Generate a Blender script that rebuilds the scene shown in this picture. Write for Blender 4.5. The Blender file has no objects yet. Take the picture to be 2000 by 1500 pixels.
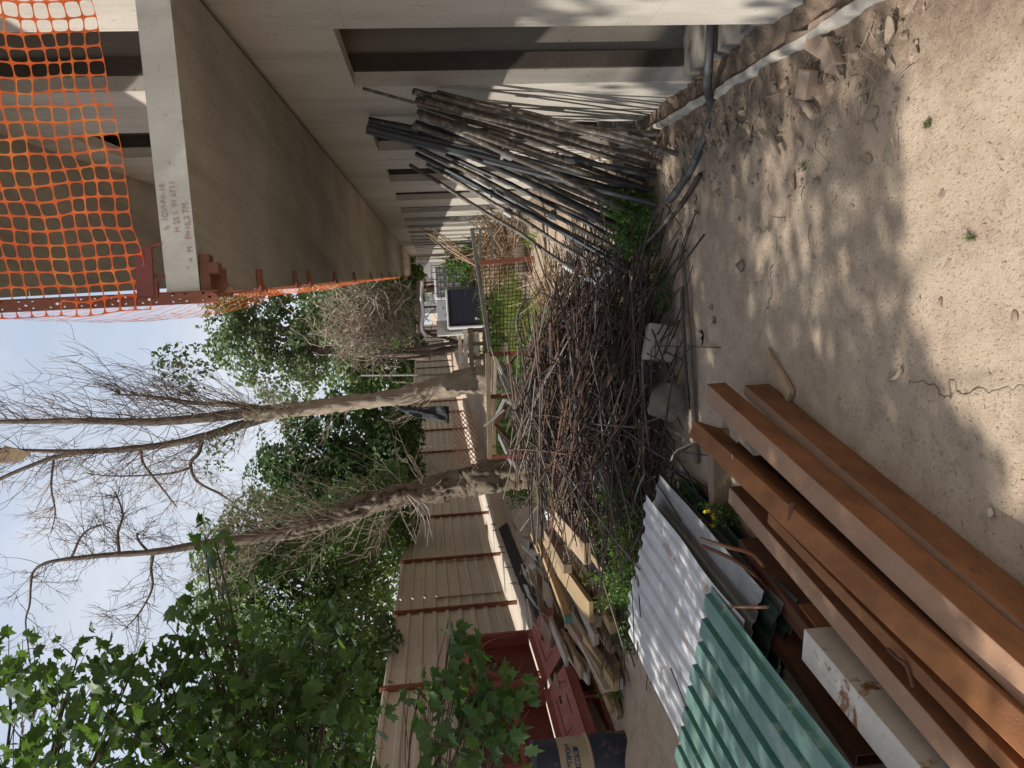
import bpy, math, random
from mathutils import Vector, Matrix, noise
random.seed(11)
R=math.radians; sc=bpy.context.scene; COL=sc.collection
# ------------------------------------------------------------------ camera
F_PX=1505.; EYE=Vector((0,0,1.6)); PITCH=R(6.0); ROLL=.060
FW=Vector((0,math.cos(PITCH),-math.sin(PITCH))); R0=Vector((1,0,0)); D0=Vector((0,-math.sin(PITCH),-math.cos(PITCH)))
DN=D0*math.cos(ROLL)-R0*math.sin(ROLL); RT=R0*math.cos(ROLL)+D0*math.sin(ROLL)
def ray(px,py): return FW+RT*((750-py)/F_PX)+DN*((px-1000)/F_PX)
def at(px,py,Y):
    d=ray(px,py); return EYE+d*(Y/d.y)
def g(px,py,z=0.):
    d=ray(px,py); return EYE+d*((z-EYE.z)/d.z)
WX0,WK=1.0,.1486                                   # facade plane x = WX0 + WK*y
WD=Vector((WK,1,0)).normalized(); WN=Vector((1,-WK,0)).normalized()
def wl(px,py,off=0.):
    d=ray(px,py); return EYE+d*((WX0-off)/(d.x-WK*d.y))
cd=bpy.data.cameras.new('camera'); cam=bpy.data.objects.new('camera',cd); COL.objects.link(cam); sc.camera=cam
cd.sensor_width=36; cd.sensor_fit='HORIZONTAL'; cd.lens=36*F_PX/2000; cd.clip_end=2000; cd.clip_start=.05
M3=Matrix((DN,RT,-FW)).transposed(); cam.matrix_world=Matrix.Translation(EYE)@M3.to_4x4()
# ------------------------------------------------------------------ materials
def nt(name):
    m=bpy.data.materials.new(name); m.use_nodes=True; t=m.node_tree; return m,t,t.nodes['Principled BSDF']
def ramp(t,src,stops,interp='LINEAR'):
    r=t.nodes.new('ShaderNodeValToRGB'); r.color_ramp.interpolation=interp
    e=r.color_ramp.elements
    while len(e)<len(stops): e.new(.5)
    for k,(p,c) in enumerate(stops):
        e[k].position=p; e[k].color=(*c,1) if len(c)==3 else c
    t.links.new(src,r.inputs[0]); return r.outputs[0]
def noi(t,scale,detail=6,rough=.6,vec=None,dist=0):
    n=t.nodes.new('ShaderNodeTexNoise'); n.inputs['Scale'].default_value=scale; n.inputs['Detail'].default_value=detail
    n.inputs['Roughness'].default_value=rough; n.inputs['Distortion'].default_value=dist
    if vec is not None: t.links.new(vec,n.inputs['Vector'])
    return n.outputs['Fac']
def coords(t,kind='Object',sc3=None):
    c=t.nodes.new('ShaderNodeTexCoord').outputs[kind]
    if sc3:
        m=t.nodes.new('ShaderNodeMapping'); m.inputs['Scale'].default_value=sc3; t.links.new(c,m.inputs['Vector']); c=m.outputs[0]
    return c
def mixc(t,fac,a,b,mode='MIX'):
    n=t.nodes.new('ShaderNodeMix'); n.data_type='RGBA'; n.blend_type=mode
    for v,i in ((fac,0),(a,6),(b,7)):
        if hasattr(v,'is_linked') or hasattr(v,'node'): t.links.new(v,n.inputs[i])
        else: n.inputs[i].default_value=v if i==0 else ((*v,1) if len(v)==3 else v)
    return n.outputs[2]
def mth(t,op,a,b=None):
    n=t.nodes.new('ShaderNodeMath'); n.operation=op
    for v,i in ((a,0),(b,1)):
        if v is None: continue
        if hasattr(v,'node'): t.links.new(v,n.inputs[i])
        else: n.inputs[i].default_value=v
    return n.outputs[0]
def bump(t,b,h,strength,dist=.01):
    n=t.nodes.new('ShaderNodeBump'); n.inputs['Strength'].default_value=strength; n.inputs['Distance'].default_value=dist
    t.links.new(h,n.inputs['Height']); t.links.new(n.outputs[0],b.inputs['Normal'])
def mat(name,c1,c2,scale=6,rough=.85,bmp=.25,metal=0,spot=None,spotc=None,spots=12,var=.25,sc3=None,dust=None,kind='Object',bd=.01,fine=None):
    m,t,b=nt(name); v=coords(t,kind,sc3)
    n=noi(t,scale,7,.65,v); c=ramp(t,n,[(.32,c1),(.68,c2)])
    if spot is not None:
        s=noi(t,spots,8,.7,v,.6); f=ramp(t,s,[(spot,(0,0,0)),(min(spot+.06,1),(1,1,1))]); c=mixc(t,f,c,spotc)
    if dust is not None:
        ge=t.nodes.new('ShaderNodeNewGeometry'); sx=t.nodes.new('ShaderNodeSeparateXYZ'); t.links.new(ge.outputs['Normal'],sx.inputs[0])
        f=ramp(t,sx.outputs[2],[(.8,(0,0,0)),(.95,(.75,.75,.75))]); n2=noi(t,9,6,.7,v)
        f=mixc(t,1.,f,ramp(t,n2,[(.2,(.5,.5,.5)),(.7,(1,1,1))]),'MULTIPLY'); c=mixc(t,f,c,dust)
    fn=noi(t,fine or scale*14,5,.7,v)
    c=mixc(t,.35,c,ramp(t,fn,[(.25,(.45,.45,.45)),(.75,(1,1,1))]),'MULTIPLY')
    if var:
        oi=t.nodes.new('ShaderNodeObjectInfo'); h=t.nodes.new('ShaderNodeHueSaturation')
        t.links.new(mth(t,'ADD',mth(t,'MULTIPLY',oi.outputs['Random'],2*var),1-var),h.inputs['Value']); t.links.new(c,h.inputs['Color']); c=h.outputs[0]
    t.links.new(c,b.inputs['Base Color']); b.inputs['Roughness'].default_value=rough; b.inputs['Metallic'].default_value=metal
    if bmp: bump(t,b,mth(t,'ADD',n,mth(t,'MULTIPLY',fn,.6)),bmp,bd)
    return m
def leafmat(name,ca,cb,trans,tw=.35,rough=.5):
    m,t,b=nt(name); ge=t.nodes.new('ShaderNodeNewGeometry')
    c=ramp(t,ge.outputs['Random Per Island'],[(.0,ca),(.8,cb),(1,tuple(min(1,x*1.8) for x in cb))])
    t.links.new(c,b.inputs['Base Color']); b.inputs['Roughness'].default_value=rough; b.inputs['Specular IOR Level'].default_value=.35
    tr=t.nodes.new('ShaderNodeBsdfTranslucent'); tr.inputs[0].default_value=(*trans,1)
    mx=t.nodes.new('ShaderNodeMixShader'); mx.inputs[0].default_value=tw
    o=t.nodes['Material Output']; t.links.new(b.outputs[0],mx.inputs[1]); t.links.new(tr.outputs[0],mx.inputs[2]); t.links.new(mx.outputs[0],o.inputs[0])
    return m
M={}
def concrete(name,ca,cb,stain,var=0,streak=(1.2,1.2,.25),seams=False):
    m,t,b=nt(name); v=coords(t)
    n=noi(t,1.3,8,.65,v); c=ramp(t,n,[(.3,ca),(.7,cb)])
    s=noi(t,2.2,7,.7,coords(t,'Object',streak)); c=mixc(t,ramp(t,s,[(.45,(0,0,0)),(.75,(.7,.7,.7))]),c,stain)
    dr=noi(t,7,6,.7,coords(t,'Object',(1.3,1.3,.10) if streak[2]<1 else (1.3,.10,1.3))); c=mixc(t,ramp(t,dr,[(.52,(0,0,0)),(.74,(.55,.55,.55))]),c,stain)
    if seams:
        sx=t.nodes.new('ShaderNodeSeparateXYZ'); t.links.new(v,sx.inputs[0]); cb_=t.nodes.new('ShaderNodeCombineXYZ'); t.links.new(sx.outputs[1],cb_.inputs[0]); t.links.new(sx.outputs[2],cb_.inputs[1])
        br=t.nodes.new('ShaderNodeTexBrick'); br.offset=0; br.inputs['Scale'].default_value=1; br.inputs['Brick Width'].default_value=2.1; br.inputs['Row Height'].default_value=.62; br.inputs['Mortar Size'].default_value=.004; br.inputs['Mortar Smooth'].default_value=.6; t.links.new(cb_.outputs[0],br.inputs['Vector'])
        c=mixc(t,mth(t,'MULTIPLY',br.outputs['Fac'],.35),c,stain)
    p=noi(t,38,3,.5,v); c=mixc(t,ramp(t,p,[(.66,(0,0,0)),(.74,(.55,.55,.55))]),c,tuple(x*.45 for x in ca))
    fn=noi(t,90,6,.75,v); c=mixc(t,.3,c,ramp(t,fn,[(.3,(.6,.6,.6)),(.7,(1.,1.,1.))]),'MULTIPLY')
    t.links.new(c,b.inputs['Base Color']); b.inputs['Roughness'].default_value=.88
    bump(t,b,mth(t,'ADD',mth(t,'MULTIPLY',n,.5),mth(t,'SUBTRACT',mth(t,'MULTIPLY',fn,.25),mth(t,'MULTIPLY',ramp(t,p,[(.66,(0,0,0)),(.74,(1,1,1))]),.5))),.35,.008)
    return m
M['wall']=concrete('facade_concrete',(.42,.39,.35),(.53,.50,.45),(.29,.265,.225),seams=True)
M['soffit']=concrete('shaded_soffit_concrete',(.245,.22,.18),(.35,.32,.27),(.135,.117,.093),streak=(1.6,.12,1.))  # base colour darkened for the deep shade under the slab, plus stains
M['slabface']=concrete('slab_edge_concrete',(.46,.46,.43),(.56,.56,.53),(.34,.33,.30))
M['darkroom']=concrete('shaded_interior_concrete',(.16,.15,.13),(.22,.20,.18),(.08,.07,.06))  # concrete darkened to carry the shade inside the open bays
M['insul']=mat('insulation_board',(.045,.035,.028),(.075,.06,.048),5,.95,.3)  # dark brown insulation, darkened further for the shade in the bays
M['pier']=concrete('shaded_pier_concrete',(.20,.18,.155),(.27,.245,.21),(.13,.11,.09))  # same concrete as the facade, shade of the bays put into its colour
M['block']=mat('pale_concrete',(.36,.33,.285),(.50,.47,.42),7,.9,.5,spot=.62,spotc=(.25,.22,.18),spots=20,var=.1)
M['rock']=mat('rough_concrete',(.30,.265,.22),(.50,.45,.38),11,.95,1.4,spot=.58,spotc=(.2,.17,.13),spots=30,var=.15,bd=.03)
M['rust']=mat('rust_steel',(.115,.050,.026),(.31,.135,.054),3,.9,.4,spot=.57,spotc=(.135,.066,.040),spots=4,var=.2,dust=(.35,.235,.165),fine=110,sc3=(1.6,.7,1.6))
M['rustraw']=mat('raw_rust_steel',(.15,.060,.026),(.36,.155,.057),3,.9,.4,spot=.58,spotc=(.17,.078,.040),spots=4,var=.15,fine=130,sc3=(1.6,.7,1.6))
M['rustdark']=mat('dark_rust_steel',(.085,.035,.02),(.15,.06,.032),6,.8,.25,var=.2)
M['rebar']=mat('rebar_rust',(.040,.030,.025),(.088,.060,.046),14,.62,.5,spot=.6,spotc=(.15,.07,.036),spots=9,var=.5,fine=260)
M['rebarrust']=mat('orange_rust_bar',(.075,.038,.025),(.135,.068,.040),12,.85,.5,spot=.6,spotc=(.06,.035,.025),spots=9,var=.3,fine=200)
M['rebargrey']=mat('grey_rebar',(.13,.11,.095),(.22,.19,.165),20,.8,.5,spot=.6,spotc=(.16,.085,.05),spots=8,var=.2)  # greyer bar steel mixed among the rusty bars
M['pole']=mat('mortar_splashed_pipe',(.075,.066,.058),(.15,.13,.112),7,.7,.6,metal=.2,spot=.52,spotc=(.25,.22,.185),spots=26,var=.4,fine=60)
M['poleblue']=mat('dark_steel_pipe',(.035,.04,.047),(.07,.075,.082),6,.5,.3,metal=.35,spot=.66,spotc=(.3,.28,.25),spots=18,var=.3)
M['galv']=mat('galvanised_steel',(.20,.20,.20),(.32,.32,.32),9,.5,.2,metal=.4,spot=.64,spotc=(.2,.17,.14),spots=9,var=.15)
M['whitesheet']=mat('white_sheet_steel',(.52,.54,.57),(.66,.68,.71),3,.42,.05,spot=.58,spotc=(.43,.39,.34),spots=3.5,var=.05,fine=30)
M['greensheet']=mat('green_sheet_steel',(.050,.165,.142),(.085,.23,.195),3,.45,.08,spot=.56,spotc=(.27,.36,.32),spots=4,var=.05,fine=40,dust=(.19,.30,.265))
M['darkgreen']=mat('dark_green_sheet',(.025,.06,.05),(.045,.09,.075),4,.5,.1,spot=.64,spotc=(.16,.2,.18),spots=7,var=.2)
M['greysheet']=mat('grey_sheet_steel',(.24,.26,.27),(.40,.41,.41),4,.5,.1,spot=.66,spotc=(.2,.12,.08),spots=8,var=.5)
M['whitepaint']=mat('chipped_white_paint',(.50,.47,.42),(.62,.59,.54),4,.6,.2,spot=.57,spotc=(.24,.10,.04),spots=5,var=.05)
M['redpaint']=mat('red_oxide_paint',(.27,.075,.065),(.36,.12,.105),3,.65,.1,spot=.58,spotc=(.33,.19,.16),spots=4,var=.08)
M['reddark']=mat('dark_red_paint',(.15,.035,.03),(.21,.055,.048),4,.6,.1,var=.1)
M['postrust']=mat('red_brown_paint',(.17,.05,.028),(.25,.08,.04),5,.7,.1,var=.15)
M['fence']=mat('beige_sheet_steel',(.50,.47,.40),(.57,.54,.465),1.2,.5,.03,var=.06,fine=30,spot=.62,spotc=(.42,.375,.30),spots=2.5)
M['lowwall']=concrete('garden_wall_concrete',(.46,.40,.33),(.58,.51,.43),(.36,.29,.22))
M['wood']=mat('old_timber',(.26,.185,.12),(.40,.30,.20),4,.85,.4,sc3=(1,1,1),spot=.62,spotc=(.15,.10,.06),spots=7,var=.3)
M['woodyellow']=mat('yellow_timber',(.33,.235,.125),(.45,.335,.19),4,.8,.3,spot=.66,spotc=(.22,.13,.06),spots=8,var=.2)
M['woodpale']=mat('weathered_board',(.40,.36,.31),(.54,.50,.45),5,.85,.3,spot=.6,spotc=(.3,.26,.22),spots=8,var=.2)
M['black']=mat('black_plastic',(.008,.008,.009),(.018,.018,.02),5,.8,.6,var=.1,bd=.03)
M['hose']=mat('grey_black_hose',(.045,.047,.05),(.075,.077,.08),6,.55,.1,spot=.6,spotc=(.2,.18,.15),spots=9,var=0)
M['bag']=mat('black_bag_plastic',(.03,.035,.045),(.07,.08,.095),4,.4,.9,var=0,bd=.05)
M['whitebag']=mat('milky_plastic',(.55,.56,.58),(.7,.71,.73),5,.35,.8,var=.05,bd=.03)
M['orange']=leafmat('orange_netting',(.80,.13,.035),(.92,.20,.05),(.95,.25,.07),.35)
M['navy']=mat('navy_panel',(.008,.011,.028),(.014,.018,.04),3,.5,.05,spot=.74,spotc=(.12,.12,.13),spots=14,var=0)
M['greypanel']=mat('pale_grey_panel',(.42,.45,.48),(.52,.55,.58),3,.5,.05,var=.1)
M['white']=mat('white_cloth',(.72,.70,.66),(.8,.79,.76),4,.7,.3,var=.05)
M['blue']=mat('blue_drum_paint',(.022,.034,.070),(.040,.056,.095),4,.6,.3,spot=.57,spotc=(.19,.15,.11),spots=7,var=0)
M['cream']=mat('cream_drum_paint',(.42,.36,.27),(.52,.46,.36),5,.6,.3,spot=.60,spotc=(.22,.12,.06),spots=6,var=0)
M['blueink']=mat('blue_print',(.02,.05,.16),(.03,.07,.2),9,.6,0,var=0)
M['redink']=mat('faded_red_marker',(.38,.225,.215),(.47,.37,.355),60,.85,0,var=0,fine=200)
M['bark']=mat('grey_brown_bark',(.14,.11,.085),(.28,.225,.175),6,.95,1.,sc3=(5,5,.8),spot=.62,spotc=(.08,.055,.04),spots=9,var=.1,bd=.04)
M['bareWood']=mat('pale_stripped_wood',(.30,.24,.18),(.50,.42,.33),6,.9,.8,sc3=(6,6,.7),spot=.62,spotc=(.17,.11,.07),spots=7,var=.05,bd=.03)
M['peel']=mat('peeling_bark',(.30,.235,.17),(.52,.43,.33),7,.95,1.2,sc3=(2,2,1),spot=.55,spotc=(.085,.055,.038),spots=4.5,var=.05,bd=.06)
M['twig']=mat('dry_twig',(.24,.195,.155),(.36,.295,.235),12,.9,.2,var=.15)
M['twigdark']=mat('dark_twig',(.085,.06,.048),(.13,.095,.075),12,.9,.2,var=.1)
M['straw']=mat('dry_reed',(.22,.15,.095),(.34,.24,.155),9,.9,.2,var=.2)
M['stone']=mat('dusty_stone',(.22,.17,.128),(.34,.27,.21),8,.95,.6,var=.25,spot=.64,spotc=(.2,.15,.11),spots=16)
M['brick']=mat('broken_brick',(.33,.24,.18),(.42,.32,.25),8,.95,.6,var=.2)
M['leafnear']=leafmat('broad_leaf',(.028,.070,.024),(.060,.122,.036),(.15,.28,.04),.30,.5)
M['leafdark']=leafmat('dark_leaf',(.030,.068,.024),(.068,.122,.040),(.11,.20,.045),.35)
M['leafmid']=leafmat('mid_leaf',(.055,.105,.034),(.11,.175,.055),(.16,.26,.06),.4)
M['leafpale']=leafmat('pale_leaf',(.10,.145,.07),(.16,.21,.11),(.16,.24,.09),.4)
M['weed']=leafmat('weed_leaf',(.05,.11,.025),(.10,.18,.045),(.16,.28,.05),.35)
M['drygrass']=leafmat('dull_grass',(.10,.13,.05),(.17,.19,.08),(.16,.2,.06),.3)
M['grass']=leafmat('grass_blade',(.10,.17,.035),(.20,.28,.06),(.25,.36,.07),.4)
M['flower']=leafmat('yellow_petal',(.7,.55,.03),(.8,.65,.05),(.8,.6,.05),.3)
def groundmat():
    m,t,b=nt('packed_dirt'); v=coords(t)
    big=noi(t,.9,6,.6,v); c=ramp(t,big,[(.3,(.40,.32,.245)),(.7,(.48,.395,.31))])
    mid=noi(t,7,7,.7,v); c=mixc(t,ramp(t,mid,[(.45,(0,0,0)),(.72,(.7,.7,.7))]),c,(.275,.205,.15))
    sp=noi(t,85,3,.6,coords(t,'Object',(1,.8,1)),.3); c=mixc(t,ramp(t,sp,[(.62,(0,0,0)),(.70,(.6,.6,.6))]),c,(.15,.095,.06))
    sl=noi(t,150,2,.5,coords(t,'Object',(.7,1,1))); c=mixc(t,ramp(t,sl,[(.70,(0,0,0)),(.76,(.6,.6,.6))]),c,(.52,.46,.38))
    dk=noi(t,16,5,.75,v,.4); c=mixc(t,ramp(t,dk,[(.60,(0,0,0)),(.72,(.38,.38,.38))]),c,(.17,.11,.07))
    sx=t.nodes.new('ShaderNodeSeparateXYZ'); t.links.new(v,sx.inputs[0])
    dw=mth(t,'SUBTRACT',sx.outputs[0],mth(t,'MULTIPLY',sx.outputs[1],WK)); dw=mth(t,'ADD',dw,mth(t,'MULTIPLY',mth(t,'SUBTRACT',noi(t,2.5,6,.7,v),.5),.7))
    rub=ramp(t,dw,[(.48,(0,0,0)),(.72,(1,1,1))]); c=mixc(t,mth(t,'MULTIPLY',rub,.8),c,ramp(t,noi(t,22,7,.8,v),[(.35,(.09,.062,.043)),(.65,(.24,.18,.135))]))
    wv=t.nodes.new('ShaderNodeVectorMath'); wv.operation='ADD'; nz=t.nodes.new('ShaderNodeTexNoise'); nz.inputs['Scale'].default_value=6; nz.inputs['Detail'].default_value=3; nz.inputs['Roughness'].default_value=.5
    t.links.new(v,nz.inputs['Vector']); sclv=t.nodes.new('ShaderNodeVectorMath'); sclv.operation='SCALE'; sclv.inputs['Scale'].default_value=.25
    t.links.new(nz.outputs['Color'],sclv.inputs[0]); t.links.new(v,wv.inputs[0]); t.links.new(sclv.outputs[0],wv.inputs[1])
    vo=t.nodes.new('ShaderNodeTexVoronoi'); vo.feature='DISTANCE_TO_EDGE'; vo.inputs['Scale'].default_value=1.1; t.links.new(wv.outputs[0],vo.inputs['Vector'])
    ck=ramp(t,vo.outputs['Distance'],[(.0012,(1,1,1)),(.0045,(0,0,0))])
    mk=ramp(t,noi(t,.8,3,.5,v),[(.52,(0,0,0)),(.60,(1,1,1))]); ck=mixc(t,1.,ck,mk,'MULTIPLY')
    c=mixc(t,ck,c,(.10,.065,.045))
    t.links.new(c,b.inputs['Base Color']); b.inputs['Roughness'].default_value=.95; b.inputs['Specular IOR Level'].default_value=.15
    fn=noi(t,34,8,.75,v)
    h=mth(t,'SUBTRACT',mth(t,'ADD',mth(t,'MULTIPLY',mid,1.2),mth(t,'MULTIPLY',fn,1.)),mth(t,'MULTIPLY',ck,1.5))
    bump(t,b,mth(t,'SUBTRACT',mth(t,'ADD',h,mth(t,'MULTIPLY',noi(t,120,4,.7,v),.5)),mth(t,'MULTIPLY',ramp(t,sp,[(.58,(0,0,0)),(.66,(1,1,1))]),.35)),.75,.012); return m
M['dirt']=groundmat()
# ------------------------------------------------------------------ mesh builder
class MB:
    def __init__(s): s.v=[]; s.f=[]
    def add(s,vs,fs):
        o=len(s.v); s.v+= [Vector(p) for p in vs]; s.f+=[[i+o for i in f] for f in fs]
    def box(s,c,size,rot=None):
        hx,hy,hz=[x/2 for x in size]; P=[Vector((x,y,z)) for x in(-hx,hx) for y in(-hy,hy) for z in(-hz,hz)]
        if rot is not None: P=[rot@p for p in P]
        c=Vector(c); s.add([p+c for p in P],[(0,1,3,2),(4,6,7,5),(0,4,5,1),(2,3,7,6),(0,2,6,4),(1,5,7,3)])
    def beam(s,a,b,w,h,up=Vector((0,0,1)),roll=0):       # box bar from a to b, centre line
        a=Vector(a); b=Vector(b); d=(b-a).normalized(); sd=d.cross(up).normalized(); u=sd.cross(d)
        if roll: q=Matrix.Rotation(roll,3,d); sd=q@sd; u=q@u
        s.box((a+b)/2,(w,(b-a).length,h),Matrix((sd,d,u)).transposed())
    def prism(s,prof,a,b,up=Vector((0,0,1)),roll=0,cap=True):   # 2-D profile (x right, y up) swept a->b
        a=Vector(a); b=Vector(b); d=(b-a).normalized(); sd=d.cross(up).normalized(); u=sd.cross(d)
        if roll: q=Matrix.Rotation(roll,3,d); sd=q@sd; u=q@u
        n=len(prof); P=[a+sd*x+u*y for x,y in prof]+[b+sd*x+u*y for x,y in prof]
        F=[(i,(i+1)%n,(i+1)%n+n,i+n) for i in range(n)]
        if cap: F+=[tuple(range(n))[::-1],tuple(range(n,2*n))]
        s.add(P,F)
    def tube(s,pts,r,n=6,cap=True):
        pts=[Vector(p) for p in pts]; m=len(pts); rr=r if hasattr(r,'__len__') else [r]*m
        d=(pts[1]-pts[0]).normalized(); u=d.orthogonal().normalized(); V=[]; 
        for i in range(m):
            dd=(pts[min(i+1,m-1)]-pts[max(i-1,0)])
            dd=dd.normalized() if dd.length>1e-9 else d
            u=(u-dd*u.dot(dd)); u=u.normalized() if u.length>1e-6 else dd.orthogonal().normalized()
            w=dd.cross(u)
            for k in range(n):
                a=2*math.pi*k/n; V.append(pts[i]+(u*math.cos(a)+w*math.sin(a))*rr[i])
        Fs=[(i*n+k,i*n+(k+1)%n,(i+1)*n+(k+1)%n,(i+1)*n+k) for i in range(m-1) for k in range(n)]
        if cap: Fs+=[tuple(range(n))[::-1],tuple(range((m-1)*n,m*n))]
        s.add(V,Fs)
    def quad(s,a,b,c,d): s.add([a,b,c,d],[(0,1,2,3)])
    def slab(s,poly,t):                                     # polygon with a thickness along its normal
        poly=[Vector(p) for p in poly]; n=(poly[1]-poly[0]).cross(poly[2]-poly[0]).normalized()*t; k=len(poly)
        s.add(poly+[p-n for p in poly],[tuple(range(k)),tuple(range(k,2*k))[::-1]]+[(i,i+k,(i+1)%k+k,(i+1)%k) for i in range(k)])
    def ring(s,o,U,W,hole,n=8,sq=.8):                       # rectangular cell with a rounded hole
        o=Vector(o); out=[]; inn=[]
        for k in range(n):
            a=2*math.pi*(k+.5)/n; cx,cy=math.cos(a),math.sin(a); q=max(abs(cx),abs(cy)); out.append((cx/q,cy/q))
            e=(abs(cx)**4+abs(cy)**4)**.25; inn.append((cx/e*hole,cy/e*hole))
        V=[o+U*(.5+.5*x)+W*(.5+.5*y) for x,y in out+inn]; s.add(V,[(i,(i+1)%n,(i+1)%n+n,i+n) for i in range(n)])
    def mesh(s,name,m,off,smooth):
        me=bpy.data.meshes.new(name); me.from_pydata([p-off for p in s.v],[],s.f); me.materials.append(M[m])
        if smooth:
            me.shade_smooth() if smooth is True else (me.shade_smooth(),me.set_sharp_from_angle(angle=R(smooth)))
        me.update(); return me
    def obj(s,name,m,parent=None,smooth=False,label=None,cat=None,group=None,kind=None,bev=0):
        if parent is not None: off=Vector(parent['o'])
        else:
            xs=[p.x for p in s.v]; ys=[p.y for p in s.v]; zs=[p.z for p in s.v]
            off=Vector(((min(xs)+max(xs))/2,(min(ys)+max(ys))/2,min(zs)))
            if kind: off=Vector((0,0,0))
        o=bpy.data.objects.new(name,s.mesh(name,m,off,smooth)); COL.objects.link(o)
        if parent is not None: o.parent=parent
        else: o.location=off
        o['o']=tuple(off); tag(o,label,cat,group,kind)
        if bev:
            b=o.modifiers.new('bevel','BEVEL'); b.width=bev; b.segments=2; b.limit_method='ANGLE'; b.angle_limit=R(40)
        return o
def tag(o,label=None,cat=None,group=None,kind=None):
    for k,v in (('label',label),('category',cat),('group',group),('kind',kind)):
        if v: o[k]=v
def thing(name,loc,label,cat,group=None):
    o=bpy.data.objects.new(name,None); COL.objects.link(o); o.location=Vector(loc); o['o']=tuple(loc); o.empty_display_size=.1
    tag(o,label,cat,group); return o
def part(fn,name,m,parent,**k):
    b=MB(); fn(b); return b.obj(name,m,parent,**k)
U=random.uniform
def rv(a=1.): return Vector((U(-a,a),U(-a,a),U(-a,a)))
def spline(pts,k=4):                                         # Catmull-Rom through points
    P=[Vector(p) for p in pts]; P=[P[0]*2-P[1]]+P+[P[-1]*2-P[-2]]; out=[]
    for i in range(1,len(P)-2):
        for j in range(k):
            t=j/k; a,b,c,d=P[i-1:i+3]
            out.append(.5*((2*b)+(c-a)*t+(2*a-5*b+4*c-d)*t*t+(3*b-a-3*c+d)*t*t*t))
    return out+[P[-2]]
def lerp(a,b,t): return a+(b-a)*t
# ------------------------------------------------------------------ ground
def wallx(y): return WX0+WK*y
def gh(x,y):
    n=noise.noise(Vector((x*.7,y*.7,3)))*.025+noise.noise(Vector((x*2.3,y*2.3,7)))*.010+noise.noise(Vector((x*9,y*9,1)))*.004
    d=wallx(y)-x; e=max(0,1-d/.75); n+=.05*e*e*(1+.8*noise.noise(Vector((x*5,y*5,9))))+max(0,e)*.035*noise.noise(Vector((x*16,y*16,5)))+max(0,e)*.02*noise.noise(Vector((x*33,y*33,5)))
    if d<-.04: n-=min(.16,(-.04-d)*3)
    if y>9: n+=min(.12,(y-9)*.03)*max(0,min(1,(wallx(y)-x-.5)))
    n+=.16*math.exp(-((x+3.3)/.35)**2-((y-6.35)/.35)**2)
    return n
def axis(dense,lo,hi,st):
    a=[lo+i*st for i in range(int((hi-lo)/st)+1)]; l=[];r=[]; s=st; p=lo
    while p>-dense: s*=1.35; p-=s; l.append(p)
    s=st; p=a[-1]
    while p<dense: s*=1.35; p+=s; r.append(p)
    return l[::-1]+a+r
xs=axis(300,-4.2,2.6,.05); ys=axis(300,1.2,9.5,.05)
b=MB(); nx=len(xs); b.v=[Vector((x,y,gh(x,y) if abs(x)<30 and abs(y)<60 else 0)) for y in ys for x in xs]
b.f=[[j*nx+i,j*nx+i+1,(j+1)*nx+i+1,(j+1)*nx+i] for j in range(len(ys)-1) for i in range(nx-1)]
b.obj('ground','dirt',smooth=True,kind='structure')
# ------------------------------------------------------------------ building
ZS,ZT,ZS2,ZOP=2.30,2.40,4.20,1.905; Y0=2.345; LEN=66.
bd=thing('concrete_building',(WX0+2,2.3,0),'long unfinished grey concrete building with tall open bays and a cantilevered balcony','building')
def W(y,off,z): return Vector((wallx(y),y,0))-WN*off+Vector((0,0,z))          # off>0 = towards the yard
def wbox(b,y0,y1,o0,o1,z0,z1):
    P=[W(y,o,z) for y in(y0,y1) for o in(o0,o1) for z in(z0,z1)]
    b.add(P,[(0,1,3,2),(4,6,7,5),(0,4,5,1),(2,3,7,6),(0,2,6,4),(1,5,7,3)])
ops=[(3.13+2.1*k,4.13+2.1*k) for k in range(29)]
ops[0]=(3.145,4.115)
def bay_wall(z0,zo,z1,zb):
    b=MB(); bi=MB(); bt=MB(); y=-1.2
    for a,c in ops+[(LEN,LEN)]:
        if c-a>0:
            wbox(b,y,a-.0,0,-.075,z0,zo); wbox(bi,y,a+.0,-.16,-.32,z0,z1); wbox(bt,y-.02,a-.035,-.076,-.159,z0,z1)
        else: wbox(b,y,a,0,-.075,z0,zo)
        y=c
    wbox(b,-1.2,LEN,.0,-.075,zo,z1)
    return b,bt,bi
for z0,zo,z1,zb in ((-.1,ZOP,ZS-.03,.13),(ZS-.03,3.86,ZS2-.002,ZT+.02)):
    bw,bt,bi=bay_wall(z0,zo,z1,zb)
    bw.obj('wall','wall',bd)
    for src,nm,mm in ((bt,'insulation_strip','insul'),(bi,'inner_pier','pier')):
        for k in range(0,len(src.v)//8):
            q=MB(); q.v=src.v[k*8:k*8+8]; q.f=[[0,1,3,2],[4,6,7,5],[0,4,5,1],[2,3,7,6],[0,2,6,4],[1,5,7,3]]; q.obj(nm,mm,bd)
def plinth(b):
    n=110; prof=[]; rq=random.Random(2)
    for i in range(n+1):
        y=1.6+i*.052; j=noise.noise(Vector((y*3,0,2)))*.018+rq.uniform(-.004,.004); zz=.072+.014*noise.noise(Vector((y*5,1,2)))+rq.uniform(-.004,.004); w=.135-.05*max(0,(y-3))/4
        prof.append([W(y,w+.026+j,-.06),W(y,w+.022+j,zz-.012),W(y,w+.016+j,zz),W(y,w-.006+j*.5,zz+.004),W(y,w-.012,-.02)])
    V=[p for r in prof for p in r]; b.add(V,[(i*5+k,i*5+k+1,(i+1)*5+k+1,(i+1)*5+k) for i in range(n) for k in range(4)])
part(lambda b:wbox(b,-1.19,LEN-.01,-.0015,-.30,ZS-.029,ZT+.015),'sill_strip','wall',bd)
part(plinth,'plinth','block',bd,smooth=25)
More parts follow.
